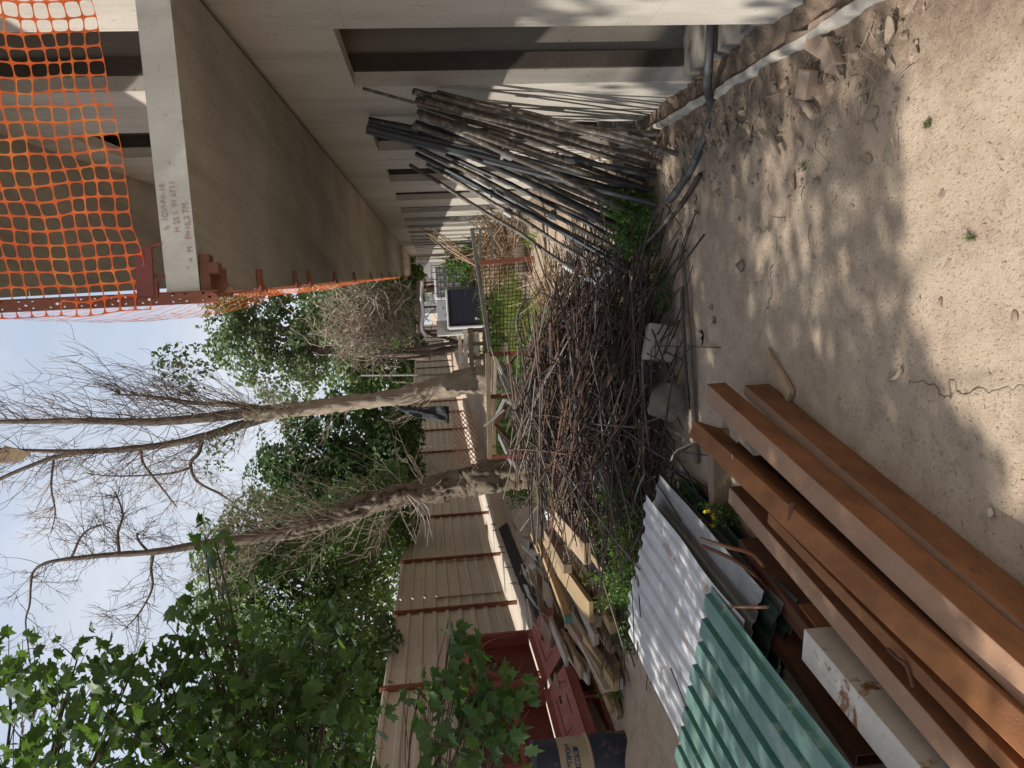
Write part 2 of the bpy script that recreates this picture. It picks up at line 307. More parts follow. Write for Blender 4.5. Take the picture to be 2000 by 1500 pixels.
def slabseg(z0,z1,ys,yend,nm):
    y=ys; k=0
    while y<yend:
        y2=min(y+4.05,yend); b=MB()
        wbox(b,y+.006,y2-.006,1.02,.04,z0,z1) if nm=='lo' else wbox(b,y+.006,y2-.006,1.02,-.4,z0,z1)
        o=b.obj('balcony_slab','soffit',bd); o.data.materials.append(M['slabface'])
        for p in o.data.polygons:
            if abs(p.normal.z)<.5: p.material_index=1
        y=y2; k+=1
part(lambda b:(wbox(b,Y0,LEN,.0395,.001,ZS+.025,ZT-.004),wbox(b,Y0+.03,LEN,1.0,.0396,ZS+.03,ZT-.012)),'joint_light_stop','insul',bd)  # dark strip and hidden sheet added to stop light leaking through the joints
for k in range(14): part(lambda b,k=k:wbox(b,6.72+4.2*k,6.735+4.2*k,.003,-.02,.1,ZS),'panel_joint','slabface',bd)
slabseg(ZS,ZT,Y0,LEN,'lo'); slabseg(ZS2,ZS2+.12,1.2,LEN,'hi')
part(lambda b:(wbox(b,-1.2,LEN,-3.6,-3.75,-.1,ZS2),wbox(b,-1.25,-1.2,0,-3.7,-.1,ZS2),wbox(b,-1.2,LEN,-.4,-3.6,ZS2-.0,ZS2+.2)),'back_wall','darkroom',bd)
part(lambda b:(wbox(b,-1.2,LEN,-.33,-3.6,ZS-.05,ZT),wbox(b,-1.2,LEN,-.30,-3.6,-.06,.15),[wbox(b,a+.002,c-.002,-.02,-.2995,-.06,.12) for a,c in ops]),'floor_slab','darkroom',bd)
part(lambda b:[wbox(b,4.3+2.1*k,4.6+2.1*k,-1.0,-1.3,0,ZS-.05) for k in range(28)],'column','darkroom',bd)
# far cross wall with door
fw=thing('end_wall',(9.5,LEN+.5,0),'pale grey panelled wall closing the far end of the building','wall')
part(lambda b:b.box((9.2,LEN+.3,1.6),(5.5,.2,3.4)),'wall','greypanel',fw)
part(lambda b:(b.box((8.8,LEN+.17,1.0),(.9,.06,2.0)),b.box((10.4,LEN+.17,2.2),(3,.05,.08))),'door','woodpale',fw)
# graffiti on slab face
def text(name,body,size,org,xd,yd,m,parent,thick=.0):
    cu=bpy.data.curves.new(name,'FONT'); cu.body=body; cu.size=size; cu.extrude=.0008; cu.offset=thick
    o=bpy.data.objects.new(name,cu); COL.objects.link(o); dg=bpy.context.evaluated_depsgraph_get(); me=bpy.data.meshes.new_from_object(o.evaluated_get(dg))
    bpy.data.objects.remove(o); zd=xd.cross(yd); T=Matrix.Translation(Vector(org)-Vector(parent['o']))@Matrix((xd,yd,zd)).transposed().to_4x4(); me.transform(T)
    for v in me.vertices: v.co+=(xd*noise.noise(v.co*40)+yd*noise.noise(v.co*40+Vector((7,3,1))))*.0026
    me.materials.clear(); me.materials.append(M[m]); ob=bpy.data.objects.new(name,me); COL.objects.link(ob); ob.parent=parent; ob['o']=parent['o']; return ob
XW=Vector((1,-.0,0))
fx=Vector((1,-WK*0,0))
# near end face of slab runs along WN
fd=WN; up=Vector((0,0,1))
corner=W(Y0+.006,1.02,ZS)
fnrm=-WD
for body,dx,dz,sz in (('h  1GVI-PA-1B',.20,.074,.023),('H 25.1. 01 6711',.19,.042,.024),('=  M   P=10,2 TM',.10,.010,.025)):
    text('painted_mark',body,sz,corner+fd*dx+up*dz+fnrm*.001,fd,up,'redink',bd)
# safety netting
nt1=thing('safety_netting',corner+up*.1,'orange plastic safety netting strung round the balcony edge','netting')
def frontnet(b):
    c=.044; nu,nv=30,26
    def P(i,j):
        x=i*c; z=.045+j*c+.075*(x/1.0)
        wob=.05*noise.noise(Vector((x*3,z*3,1)))+.03*math.sin(z*9+x*2)*.4
        return corner+fd*(x-.05+.02*noise.noise(Vector((x*4,z*5,3)))+.008*noise.noise(Vector((x*14,z*14,3))))+up*(.1+z+.014*noise.noise(Vector((x*9,z*9,8))))+fnrm*(.02+wob)
    for i in range(nu):
        for j in range(nv):
            a,bq,cq,dq=P(i,j),P(i+1,j),P(i+1,j+1),P(i,j+1)
            out=[];inn=[]; n=16
            for k in range(n):
                t=2*math.pi*k/n; cx,cy=math.cos(t),math.sin(t); q=max(abs(cx),abs(cy)); e=(abs(cx)**5+abs(cy)**5)**(1/5)
                for L,(x,y) in ((out,(cx/q,cy/q)),(inn,(cx/e*(.89+.06*noise.noise(a*30)),cy/e*(.91+.03*noise.noise(a*20))))):
                    x=.5+.5*x;y=.5+.5*y; L.append(a*(1-x)*(1-y)+bq*x*(1-y)+cq*x*y+dq*(1-x)*y)
            b.add(out+inn,[(k,(k+1)%n,(k+1)%n+n,k+n) for k in range(n)])
part(frontnet,'front_net','orange',nt1)
def sidenet(b):
    y=Y0-.03; c=.05
    ycs=[]
    while y<46: ycs.append(y); c=.045+.0022*(y-2); y+=c
    nv=20
    def P(i,j):
        yy=ycs[i]; u=j/nv; sag=.07*math.exp(-((yy-2.9)/.7)**2)+.02+.02*noise.noise(Vector((yy*1.2,0,4)))
        if yy>5: sag=.03+.05*abs(noise.noise(Vector((yy*.9,0,4))))
        z=.0-.05*math.exp(-((yy-3.0)/.6)**2)*(1-u)+u*.95
        return W(yy,1.03+sag*math.sin(math.pi*min(1,u*.9+.25))+.008*noise.noise(Vector((yy*7,u*9,2))),ZT-.05+z)
    for i in range(len(ycs)-1):
        for j in range(nv):
            a,bq,cq,dq=P(i,j),P(i+1,j),P(i+1,j+1),P(i,j+1); n=4; V=[a,bq,cq,dq]; m=(a+bq+cq+dq)/4; h=.90
            V+=[m+(p-m)*h for p in V]; b.add(V,[(k,(k+1)%n,(k+1)%n+n,k+n) for k in range(n)])
part(sidenet,'side_net','orange',nt1)
pt=thing('guard_rail_post',corner,'rusty perforated steel post clamped to the corner of the balcony slab','post')
def post(b):
    w=.032; base=corner+fnrm*.02-fd*.026
    z0=ZS-.055; n=30; s=.045
    for i in range(n):
        b.ring(Vector((base.x,base.y,z0+i*s)),fd*w,up*s,.22) if i%2==0 else b.quad(*[Vector((base.x,base.y,z0+i*s))+q for q in (Vector((0,0,0)),fd*w,fd*w+up*s,up*s)])
    b.box(base+fnrm*-.016+fd*.0+up*(n*s/2-.055),(.004,.03,n*s)); b.box(base-fnrm*.016+fd*w+up*(n*s/2-.055),(.004,.03,n*s))
part(post,'upright','postrust',pt)
def clamp(b):
    c0=corner+fnrm*.0
    b.box(c0+fd*.05-up*.018-fnrm*.03,(.14,.05,.03)); b.box(c0+fd*.075-up*.045-fnrm*.03,(.035,.05,.03)); b.slab([c0+fd*.0-up*.03-fnrm*.06,c0+fd*.07-up*.03-fnrm*.06,c0+fd*.0-up*.1-fnrm*.06],.008)
part(clamp,'under_clamp','rustdark',pt)
def clamp2(b):
    c0=corner+up*(ZT-ZS)
    b.box(c0+fd*.075+up*.055+fnrm*.012,(.15,.012,.05)); b.box(c0+fd*.02+up*.05+fnrm*.012,(.05,.02,.06)); b.tube([c0+fd*.14+up*.07,c0+fd*.16+up*.0],.006); b.tube([c0+fd*.06+up*.04,c0+fd*.06],.006)
part(clamp2,'top_clamp','reddark',pt)
brk=[(2.6,.05),(3.2,.05),(4.1,.03),(4.6,.03),(5.95,.07),(7.6,.06),(10.0,.06),(12.6,.05),(15.5,.05),(19,.05)]
for y,w in brk:
    t=thing('edge_bracket',W(y,1.0,ZS),'small rusty clamp bracket hooked under the balcony slab edge','bracket','brackets along the slab edge')
    def f(b,y=y,w=w):
        wbox(b,y-w/2,y+w/2,1.035,.94,ZS-.018,ZS-.003); wbox(b,y-w*.35,y+w*.35,1.036,1.022,ZS-.035,ZT+.05); b.slab([W(y,1.022,ZS-.035),W(y,1.022,ZS-.019),W(y,.985,ZS-.019)],.008)
    part(f,'clamp_plate','postrust',t)
# ------------------------------------------------------------------ scaffold poles leaning on the facade
tops=[(853,181),(806,180),(828,196),(845,186),(710,172),(720,235),(719,243),(716,250),(716,257),(815,196),(818,205),(817,218),(820,226),(812,240),(806,246),(826,245),(810,256),(818,262),(836,252),(850,262),(806,283),(812,300),(832,321),(800,322),(858,330),(872,300),(884,316),(838,232),(862,215),(877,240),(895,285),(905,330)]
def bot(i,t): 
    q=[(1322,300),(1300,300),(1290,318),(1284,290),(1275,332),(1280,345),(1272,372),(1262,384),(1285,400),(1262,330),(1258,352),(1252,366),(1255,380),(1250,398),(1248,410),(1246,428),(1240,438),(1236,452),(1238,462),(1232,470),(1232,500),(1224,525),(1206,545),(1112,522),(1222,512),(1236,484),(1244,470),(1262,428),(1280,270),(1290,262),(1246,420),(1215,535)]
    return q[i]
for i,tp in enumerate(tops):
    bp=bot(i,0); P0=g(bp[0],bp[1],.02); P1=wl(tp[0],tp[1],.03+.11*((i*7)%5)/5)
    if i==23: P0=at(1110,522,6.6)
    d=P1-P0; L=d.length; s=.0165 if i not in (4,) else .008
    blue=i in (5,6,7,8,13,17,21,24,25,31)
    lab={0:'foremost mortar-spattered scaffold pipe of the leaning stack, nearest the open bay',4:'thin dark rod leaning highest and alone against the facade',23:'pale scaffold pipe at the left edge of the leaning stack, ending in a coupler'}.get(i,'dark blue-black steel pipe leaning in the stack against the facade' if blue else 'mortar-spattered scaffold pipe leaning in the stack against the facade')
    t=thing('scaffold_pole',P0,lab,'scaffold pole','scaffold poles leaning on the facade' if i not in(0,4,23) else None)
    mid=[P0+d*k/6+Vector((0,0,-1))*(.035*math.sin(math.pi*k/6)*U(.3,1.2))+rv(.004) for k in range(7)]
    bb=MB(); bb.tube(spline(mid,2),s*U(.95,1.12),10); bb.obj('pipe','poleblue' if blue else 'pole',t,smooth=40)
    if i in (3,11,16,20,22,23,24,27,29):
        for q in ([.0] if i==23 else [U(.35,.75)]):
            c=P0+d*q; dn=d.normalized()
            def cp(b,c=c,dn=dn):
                b.tube([c-dn*.035,c+dn*.035],s*1.55,10); sd=dn.orthogonal().normalized(); b.box(c+sd*.03,(.045,.05,.035),Matrix((sd,dn,sd.cross(dn))).transposed()); b.tube([c+sd*.03-sd.cross(dn)*.05,c+sd*.03+sd.cross(dn)*.05],.011,8)
            part(cp,'coupler','galv',t,smooth=40)
    if i==23:
        part(lambda b:(b.tube([P0,P0-d.normalized()*.03,P0-d.normalized()*.32],[.017,.022,.016],10),b.tube([P0+d*.03,P0-d.normalized()*.06],.034,12)),'joint_pin','galv',t,smooth=40)
# bracing tube lying across + plastic sheet
b=MB(); c=[at(1140,545,6.4),at(1190,512,6.2),at(1214,548,6.0),at(1185,568,6.1)]
n=8; V=[]
for i in range(n+1):
    for j in range(n+1):
        x,y=i/n,j/n; p=c[0]*(1-x)*(1-y)+c[1]*x*(1-y)+c[2]*x*y+c[3]*(1-x)*y; V.append(p+Vector((0,0,.03*noise.noise(p*9)))+Vector((0,.03*noise.noise(p*13),0)))
b.add(V,[(i*(n+1)+j,(i+1)*(n+1)+j,(i+1)*(n+1)+j+1,i*(n+1)+j+1) for i in range(n) for j in range(n)])
o=b.obj('plastic_sheet','whitebag',smooth=True,label='crumpled milky plastic sheet caught at the foot of the leaning pipes',cat='plastic sheet'); o.modifiers.new('thickness','SOLIDIFY').thickness=.003
# ------------------------------------------------------------------ hose, long bars on the ground
hp=spline([W(3.62,-.5,.12),W(3.62,.0,.16),W(3.75,.12,.12),g(1390,215,.03),g(1378,262,.02),g(1350,330,.02),g(1327,365,.02),g(1308,392,.03)],6)
b=MB(); b.tube(hp,.022,12); b.obj('rubber_hose','hose',smooth=40,label='thick grey-black hose running out of the open bay over the rubble',cat='hose')
def ribbed(pts,r,name,label,m='rebar',group=None,pitch=.014,cat='rebar'):
    pts=[Vector(p) for p in pts]; Q=spline(pts,12); L=sum((Q[i+1]-Q[i]).length for i in range(len(Q)-1)); n=max(6,int(L/pitch*2)); out=[];ac=0;i=0
    cum=[0]
    for i in range(len(Q)-1): cum.append(cum[-1]+(Q[i+1]-Q[i]).length)
    j=0
    for k in range(n+1):
        s=L*k/n
        while j<len(Q)-2 and cum[j+1]<s: j+=1
        out.append(Q[j].lerp(Q[j+1],(s-cum[j])/max(1e-9,cum[j+1]-cum[j])))
    b=MB(); b.tube(out,[r*(1.13 if k%2 else .93) for k in range(n+1)],8); return b.obj(name,m,smooth=60,label=label,cat=cat,group=group)
ribbed([g(1330,478,.02),g(1345,640,.022),g(1352,760,.022),g(1362,905,.02)],.0155,'reinforcing_bar','thick grey ribbed bar lying straight along the near edge of the scrap pile','rebargrey')
ribbed([g(1331,560,.05),g(1338,700,.045),g(1345,800,.04)],.011,'reinforcing_bar','shorter ribbed bar resting against the thick grey bar near the white block','rebar')
ribbed([g(1368,340,.02),g(1330,400,.03),g(1280,460,.05),g(1225,520,.10),g(1160,600,.2)],.014,'reinforcing_bar','long ribbed bar running diagonally from the wall foot up into the pile','rebar')
ribbed([g(1330,395,.03),g(1275,462,.07),g(1230,500,.12)],.011,'reinforcing_bar','ribbed bar lying beside the long diagonal bar below the leaning pipes','rebargrey')
ribbed([at(1262,365,5.6),at(1263,470,5.5),at(1265,618,5.3)],.006,'reinforcing_bar','thin ribbed bar standing level in front of the green weed','rebar')
ribbed([g(1370,850,.09),g(1360,862,.10),g(1322,880,.16),g(1310,900,.12)],.006,'root_stick','thin pale curved stick draped over the rough concrete lump','twig',cat='stick')
# ------------------------------------------------------------------ scrap rebar pile
def ph(x,y):
    h=.80*math.exp(-((x+.30)/1.15)**2-((y-7.0)/1.45)**2)+.22*math.exp(-((x+1.3)/.8)**2-((y-6.2)/.9)**2)+.22*math.exp(-((x+.2)/.9)**2-((y-5.5)/.5)**2)
    return h
def bar_pts(surface=True):
    while True:
        if random.random()<.16: x,y=U(-1.0,.6),U(4.95,5.8); break
        x=random.gauss(-.30,.72); y=random.gauss(6.9,1.15)
        if surface and y>8.3: continue
        if y<5.1 or y>9.6 or x<-2.1 or x>1.15: continue
        if ph(x,y)<.05: continue
        break
    q=random.random()
    if q<.24: a=random.gauss(0,.30)
    elif q<.70: a=random.gauss(-.80,.28)
    elif q<.88: a=random.gauss(.8,.3)
    else: a=random.gauss(1.57,.3)
    L=U(.6,1.5) if q<.6 else U(.9,2.1)
    d=Vector((math.cos(a),math.sin(a),0)); z=ph(x,y)*(U(.86,1.08) if surface else U(.1,.92))+ (.01)
    til=random.gauss(0,.17)
    n=6; pts=[]; bend=random.gauss(0,.014)*(5 if random.random()<.2 else 1); bz=random.gauss(0,.015)
    for k in range(n):
        s=(k/(n-1)-.5)*L; px=x+d.x*s; py=y+d.y*s
        zz=lerp(z,ph(px,py)+.02,.13)+s*math.sin(til)+bz*(4*(s/L)**2); pts.append(Vector((px-d.y*bend*4*(s/L)**2,py+d.x*bend*4*(s/L)**2,max(.012,zz))))
    if random.random()<.12: e=pts[-1]-pts[-2]; pts.append(pts[-1]+Vector((-e.y,e.x,abs(e.x)))*.5)
    return pts
for i in range(280):
    b=MB(); b.tube(bar_pts(),random.choice((.0035,.0045,.005,.0055,.006,.0075)),6)
    grey=random.random()<.14
    b.obj('reinforcing_bar','rebargrey' if grey else random.choice(('rebar','rebar','rebarrust')),smooth=60,label='greyish bent reinforcing bar tangled into the scrap steel pile' if grey else 'rust-brown bent reinforcing bar tangled into the scrap steel pile',cat='rebar',group='bars of the scrap steel pile')
b=MB()
for i in range(1000): b.tube(bar_pts(False),random.choice((.004,.005,.006)),4)
b.obj('scrap_steel_mass','rebar',smooth=60,label='dense mass of rusty bars making up the inside of the scrap pile',cat='scrap steel',kind='stuff')
for (a,c,r,lab,m) in (((1322,690,5.0),(1052,786,7.2),.009,'long grey threaded rod lying across the front of the pile','rebargrey'),((1228,520,5.7),(1075,745,7.0),.010,'thick ribbed bar slanting across the right flank of the pile','rebargrey'),
    ((1285,590,5.2),(1130,775,6.6),.008,'ribbed bar crossing over the white block end of the pile','rebar'),((1035,640,7.4),(1190,600,6.2),.008,'bar running down the pile towards the plastic sheet','rebar'),
    ((1320,960,4.9),(1110,880,6.6),.008,'bar fanning out to the left foot of the pile','rebar'),((1310,1000,5.0),(1040,850,7.4),.007,'long thin bar spanning the left side of the pile','rebargrey'),((1250,870,5.4),(1130,640,6.4),.007,'bar crossing the middle of the pile at a slant','rebar'),
    ((1345,940,4.75),(1215,840,5.7),.009,'dark bar pointing at the end of the steel beams','rebar')):
    A=at(*a);B=at(*c); ribbed([A,lerp(A,B,.5)+Vector((0,0,.02)),B],r,'reinforcing_bar',lab,m)
hk=[at(1042,575+60,7.3)+Vector((.25*math.cos(t),0,.16*math.sin(t))) for t in [x*.35 for x in range(8)]]
ribbed(hk,.012,'hooked_bar','thick twisted bar bent into a hook on top of the pile','rebargrey')
part_ai=MB(); A=at(968,832,8.0); B=at(1132,1000,6.3); part_ai.prism([(-.02,-.02),(.025,-.02),(.025,-.015),(-.015,-.015),(-.015,.025),(-.02,.025)],A,B); part_ai.obj('angle_iron','rustdark',label='long rusty angle iron sloping down the left side of the pile',cat='angle iron')
part_ai=MB(); A=at(968,832,8.0)+Vector((.01,.03,0)); B=at(1003,775,8.0); part_ai.prism([(-.02,-.02),(.025,-.02),(.025,-.015),(-.015,-.015),(-.015,.025),(-.02,.025)],A,B); part_ai.obj('angle_iron','rustdark',label='short angle iron propped against the end of the long one',cat='angle iron')
b=MB(); b.tube([at(985,800,8.0),at(945,832,8.1)],.012,6); b.obj('steel_tube','galv',label='short shiny tube end sticking up behind the pile',cat='tube')
for (q,lab) in (((990,780,7.6,1030,808,7.4),'mortar-caked rod stub lying on the crest of the pile'),((1020,912,7.2,1048,870,7.0),'mortar-caked rod stub at the left crest of the pile')):
    A=at(*q[:3]);B=at(*q[3:]); b=MB(); k=8; b.tube([lerp(A,B,i/k) for i in range(k+1)],[.028*U(.8,1.15) for i in range(k+1)],8); b.obj('mortar_lump','rock',smooth=True,label=lab,cat='mortar lump')
b=MB(); c0=at(1190,930,5.5)
pts=[]
for i in range(160):
    a=i*.41; pts.append(c0+Vector((math.cos(a)*(.12+.03*math.sin(i*.9)),.06*math.sin(i*1.7),math.sin(a)*(.07+.03*math.cos(i*.37)))))
b.tube(pts,.0022,4); b.obj('tie_wire_coil','galv',smooth=True,label='loose tangle of shiny tie wire on the left of the pile',cat='wire')
rq=random.Random(44)
for i in range(22):
    x=rq.uniform(-1.2,.7); y=rq.uniform(5.5,7.4); a=rq.choice((-.8,-.8,-.8,.7,.1))+rq.gauss(0,.2); L=rq.uniform(1.2,2.2); d=Vector((math.cos(a),math.sin(a),0)); z=ph(x,y)+.05; p=Vector((x,y,z)); sl=(ph(x+d.x*.4,y+d.y*.4)-ph(x-d.x*.4,y-d.y*.4))/.8*.6
    d.z=sl; A=p-d*L/2; B=p+d*L/2; A.z=max(A.z,.03); B.z=max(B.z,.03)
    ribbed([A,lerp(A,B,.5)+rv(.03),B],rq.choice((.005,.006,.0075)),'reinforcing_bar','long ribbed bar lying on top of the scrap steel pile',rq.choice(('rebar','rebarrust','rebargrey')),group='long bars on top of the pile',pitch=.02)
# lattice of crossed bars left behind the pile
lt=thing('rebar_lattice',at(938,870,9.3),'leaning lattice of thin crossed bars behind the left of the pile','lattice')
def lat(b):
    o=at(935,915,9.2); e=at(930,805,9.6)-o; h=at(885,905,9.5)-o
    for k in range(-5,12):
        a=k/11.
        def cl(p,q):
            b.tube([o+e*p[0]+h*p[1],o+e*q[0]+h*q[1]],.006,4)
        p0=(max(0,a),0 if a>=0 else -a*2.0); p1=(min(1,a+.5),1 if a+.5<=1 else (1-a)*2)
        if p0[1]<1 and p1[1]>p0[1]: cl(p0,p1); cl((1-p0[0],p0[1]),(1-p1[0],p1[1]))
part(lat,'crossed_bars','rustdark',lt)
# concrete lumps
def lump(name,c,r,sc3,m,label,cat,seed,flat=.35,group=None,sub=3,cut=0):
    import bmesh
    bm=bmesh.new(); bmesh.ops.create_icosphere(bm,subdivisions=sub,radius=1); rnd=random.Random(seed); off=rnd.random()*50
    pl=[(Vector((rnd.uniform(-1,1),rnd.uniform(-1,1),rnd.uniform(-1,1))).normalized(),rnd.uniform(.42,.8)) for _ in range(9)]
    for v in bm.verts:
        p=v.co.copy()
        for n,dd in pl:
            e=p.dot(n)-dd
            if e>0: p-=n*e*.92
        p*=1+.12*noise.noise(p*1.7+Vector((off,0,0)))+.06*noise.noise(p*5+Vector((0,off,0))); p=Vector((p.x*sc3[0],p.y*sc3[1],max(p.z,-flat)*sc3[2]))*r
        v.co=p
    me=bpy.data.meshes.new(name); bm.to_mesh(me); bm.free(); me.materials.append(M[m]); me.shade_smooth(); me.set_sharp_from_angle(angle=R(18 if r<.08 else 35))
    o=bpy.data.objects.new(name,me); COL.objects.link(o); o.location=Vector(c)+Vector((0,0,flat*sc3[2]*r*.8)); tag(o,label,cat,group); return o
lump('concrete_lump',g(1338,790),.15,(1.05,.8,1.05),'rock','big rough grey concrete lump at the front of the scrap pile','concrete lump',4,.7,sub=4)
b=MB(); b.box(g(1318,668)+Vector((0,.08,.075)),(.24,.16,.20),Matrix.Rotation(R(12),3,'Y')@Matrix.Rotation(R(-6),3,'X')); b.obj('concrete_block','block',label='pale smooth concrete block under the bars at the front of the pile',cat='concrete block',bev=.012)
lump('pebble',g(1452,520),.032,(1.2,.9,.9),'stone','single rounded tan pebble alone on the bare dirt',"stone",9,.6)
for i,(px,py,r,lab) in enumerate(((1480,555,.018,'small angular grey stone just below the round pebble'),(1392,600,.02,'small stone by the thick bar on the ground'),(1855,515,.016,'flat pale stone in the sunlit dirt at lower right'),(1840,590,.014,'pale chip of stone lowest in the sunlit dirt'),(1936,1000,.016,'little whitish rubble crumb beside the steel beams'),(1845,380,.016,'tiny dark pebble in the sunlit dirt'),(1985,620,.018,'brown stone at the bottom edge of the dirt'))):
    lump('pebble',g(px,py),r,(1.2,.9,.7),'stone' if i!=4 else 'block',lab,'stone',20+i,.5,sub=2)
# rubble strip along the wall foot
protos=[]
for i in range(6):
    o=lump('rubble_stone',(0,0,-5),.05,(1.2,.9,.8),'stone','dusty lump of rubble in the strip along the facade foot','stone',40+i,.5,'rubble along the facade',sub=2); protos.append(o)
rr=random.Random(5); used=set()
for i in range(230):
    y=rr.uniform(2.2,5.2); off=.2+abs(rr.gauss(0,.22)); p=W(y,off,0); p.z=gh(p.x,p.y)
    k=i%6; o=protos[k] if k not in used else protos[k].copy()
    if k in used: COL.objects.link(o)
    used.add(k); s=rr.choice((.12,.15,.2,.2,.25,.3,.4,.55)); p.z+=s*.022; o.location=p; o.scale=(s*rr.uniform(.8,1.4),s,s*rr.uniform(.7,1)); o.rotation_euler=(rr.uniform(-.3,.3),rr.uniform(-.3,.3),rr.uniform(0,6.3))
for i,(px,py,sz,rz,lab) in enumerate(((1600,88,(.14,.07,.05),.9,'broken pale brick end nearest the camera in the rubble'),(1622,108,(.13,.06,.05),.4,'broken brick lying beside the nearest brick end'),(1575,165,(.11,.07,.05),-.5,'dark hollow brick piece in the rubble by the stick'),(1560,75,(.16,.05,.03),1.2,'flat shard of tile under the plinth'),(1610,45,(.2,.05,.035),1.4,'long mortar strip lying along the plinth'))):
    b=MB(); p=g(px,py,.05); b.box(p,sz,Matrix.Rotation(rz,3,'Z')@Matrix.Rotation(.2,3,'X')); b.obj('broken_brick','brick',label=lab,cat='brick',bev=.006)
for i,(a,c,r,lab) in enumerate((((1560,190),(1590,228),.017,'short thick bamboo-like stick in the rubble strip'),((1500,255),(1520,305),.016,'stubby brown root piece on the dirt below the rubble'),((1490,90),(1450,120),.006,'thin stick beside the plinth'),((1640,150),(1600,60),.008,'dry stalk lying over the bricks'),((1760,720),(1735,742),.008,'small dark curl of bark on the open dirt'))):
    ribbed([g(*a,.05),g((a[0]+c[0])/2,(a[1]+c[1])/2,.055),g(*c,.05)] if i<4 else [g(*a,.012),g(1752,735,.02),g(*c,.012)],r,'dry_stick',lab,'twig',cat='stick',pitch=.04)
b=MB(); b.prism([(-.035,0),(.035,0),(.04,.02),(-.03,.02)],g(1548,775,0),g(1502,690,0)); b.obj('timber_stake','wood',label='short tapered timber offcut half buried by the beam ends',cat='timber')
# litter
b=MB(); rq=random.Random(17)
for i in range(240):
    y=rq.uniform(2.3,5.0); p=W(y,.2+abs(rq.gauss(0,.28)),0); p.z=gh(p.x,p.y)+.004; a=rq.uniform(0,6.28); L=rq.choice((.02,.03,.05,.09,.14)); d=Vector((math.cos(a),math.sin(a),0))*L; m=p+d*.5; m.z=gh(m.x,m.y)+.006+L*rq.uniform(0,.25); e=p+d; e.z=gh(e.x,e.y)+.004
    b.tube([p,m+Vector((rq.uniform(-.2,.2)*L,rq.uniform(-.2,.2)*L,0)),e],[.0028,.0024,.0014],4)
b.obj('root_litter','twig',kind='stuff',label='bits of dry root and straw in the rubble bank along the facade',cat='roots')
b=MB(); p=g(1378,655,.0); [b.tube([p+Vector((0,0,.012)),p+Vector((U(-.06,.06),U(-.03,.03),U(.01,.04)))],.004,4) for _ in range(9)]; b.obj('black_rag','black',label='scrap of black shredded plastic by the thick ground bar',cat='plastic scrap')
b=MB()
rs=random.Random(3)
for i in range(1500):
    x,y=rs.uniform(-1.0,1.6),rs.uniform(1.9,5.2)
    if x>wallx(y)-.05: continue
    p=Vector((x,y,gh(x,y)+.002)); s=rs.choice((.0015,.002,.002,.003,.005)); a=rs.uniform(0,6.28); d=Vector((math.cos(a),math.sin(a),0)); e=Vector((-d.y,d.x,0))
    if rs.random()<.55: b.add([p-d*s*1.5-e*s*.3,p+d*s*1.5-e*s*.3,p+d*s*1.5+e*s*.3,p-d*s*1.5+e*s*.3,p+Vector((0,0,s*.5))],[(0,1,4),(1,2,4),(2,3,4),(3,0,4)])
    else: b.add([p-d*s-e*s*.7,p+d*s-e*s*.6,p+d*s*.8+e*s,p-d*s*.6+e*s*.8,p+Vector((0,0,s*.9))],[(0,1,4),(1,2,4),(2,3,4),(3,0,4)])
b.obj('grit','wood',kind='stuff',label='loose grit, chips and straw bits on the packed dirt',cat='grit')
exec_later=[]
# ------------------------------------------------------------------ steel beams, front left
def ext(a,b,t): return a+(b-a)*t
def channel(w,h,t=.008,open_='D'):
    if open_=='D': return [(-w/2,0),(-w/2+t,0),(-w/2+t,h-t),(w/2-t,h-t),(w/2-t,0),(w/2,0),(w/2,h),(-w/2,h)]
    if open_=='R': return [(-w/2,0),(w/2,0),(w/2,t),(-w/2+t,t),(-w/2+t,h-t),(w/2,h-t),(w/2,h),(-w/2,h)]
    if open_=='L': return [(-w/2,0),(w/2,0),(w/2,h),(-w/2,h),(-w/2,h-t),(w/2-t,h-t),(w/2-t,t),(-w/2,t)]
    return [(-w/2,0),(w/2,0),(w/2,h),(-w/2,h)]
def sbeam(name,a,c,z,w,h,label,m='rust',prof='D',t=1.35,roll=0,side=1):
    # a,c: picture points of the right-hand upper edge; z: height of that edge
    A=g(a[0],a[1],z); B=g(c[0],c[1],z); B=ext(A,B,t); d=(B-A).normalized(); sd=d.cross(Vector((0,0,1))).normalized()
    if sd.x<0: sd=-sd
    off=-sd*(w/2)-Vector((0,0,h)); b=MB()
    pr=[(x if d.cross(Vector((0,0,1))).x>0 else -x,y) for x,y in channel(w,h,.008,prof)]
    if roll:
        ca,sa=math.cos(roll),math.sin(roll); k=1 if d.cross(Vector((0,0,1))).x>0 else -1
        pr=[((x-k*w/2)*ca-(y-h)*sa*k+k*w/2,(x-k*w/2)*sa*k+(y-h)*ca+h) for x,y in pr]
    b.prism(pr,A+off,B+off); return b.obj(name,m,label=label,cat='steel beam',bev=.0035)
sbeam('steel_channel',(1454,752),(2000,1222),.122,.05,.122,'rust-brown steel channel lying lowest and rightmost against the dirt','rust',t=1.25)
sbeam('steel_channel',(1380,749),(1940,1250),.222,.10,.098,'steel channel with dusty top lying on the rightmost one','rust',t=1.3)
sbeam('steel_channel',(1440,862),(1925,1330),.13,.09,.13,'dark channel hidden in the gap between the dusty topped and the tilted beam','rustdark','R',t=1.25)
sbeam('steel_channel',(1356,821),(2000,1395),.25,.085,.15,'bright rusty beam tilted on edge with a rod stub welded to its side','rustraw',roll=R(-20),t=1.2)
sbeam('steel_channel',(1500,1000),(1990,1500),.23,.05,.1,'narrow orange rusty channel lying between the tilted and the pale beam','rustraw',t=1.25)
sbeam('steel_channel',(1424,950),(1905,1500),.20,.085,.11,'long pale dusty rust beam left of the tilted beam','rust',t=1.3)
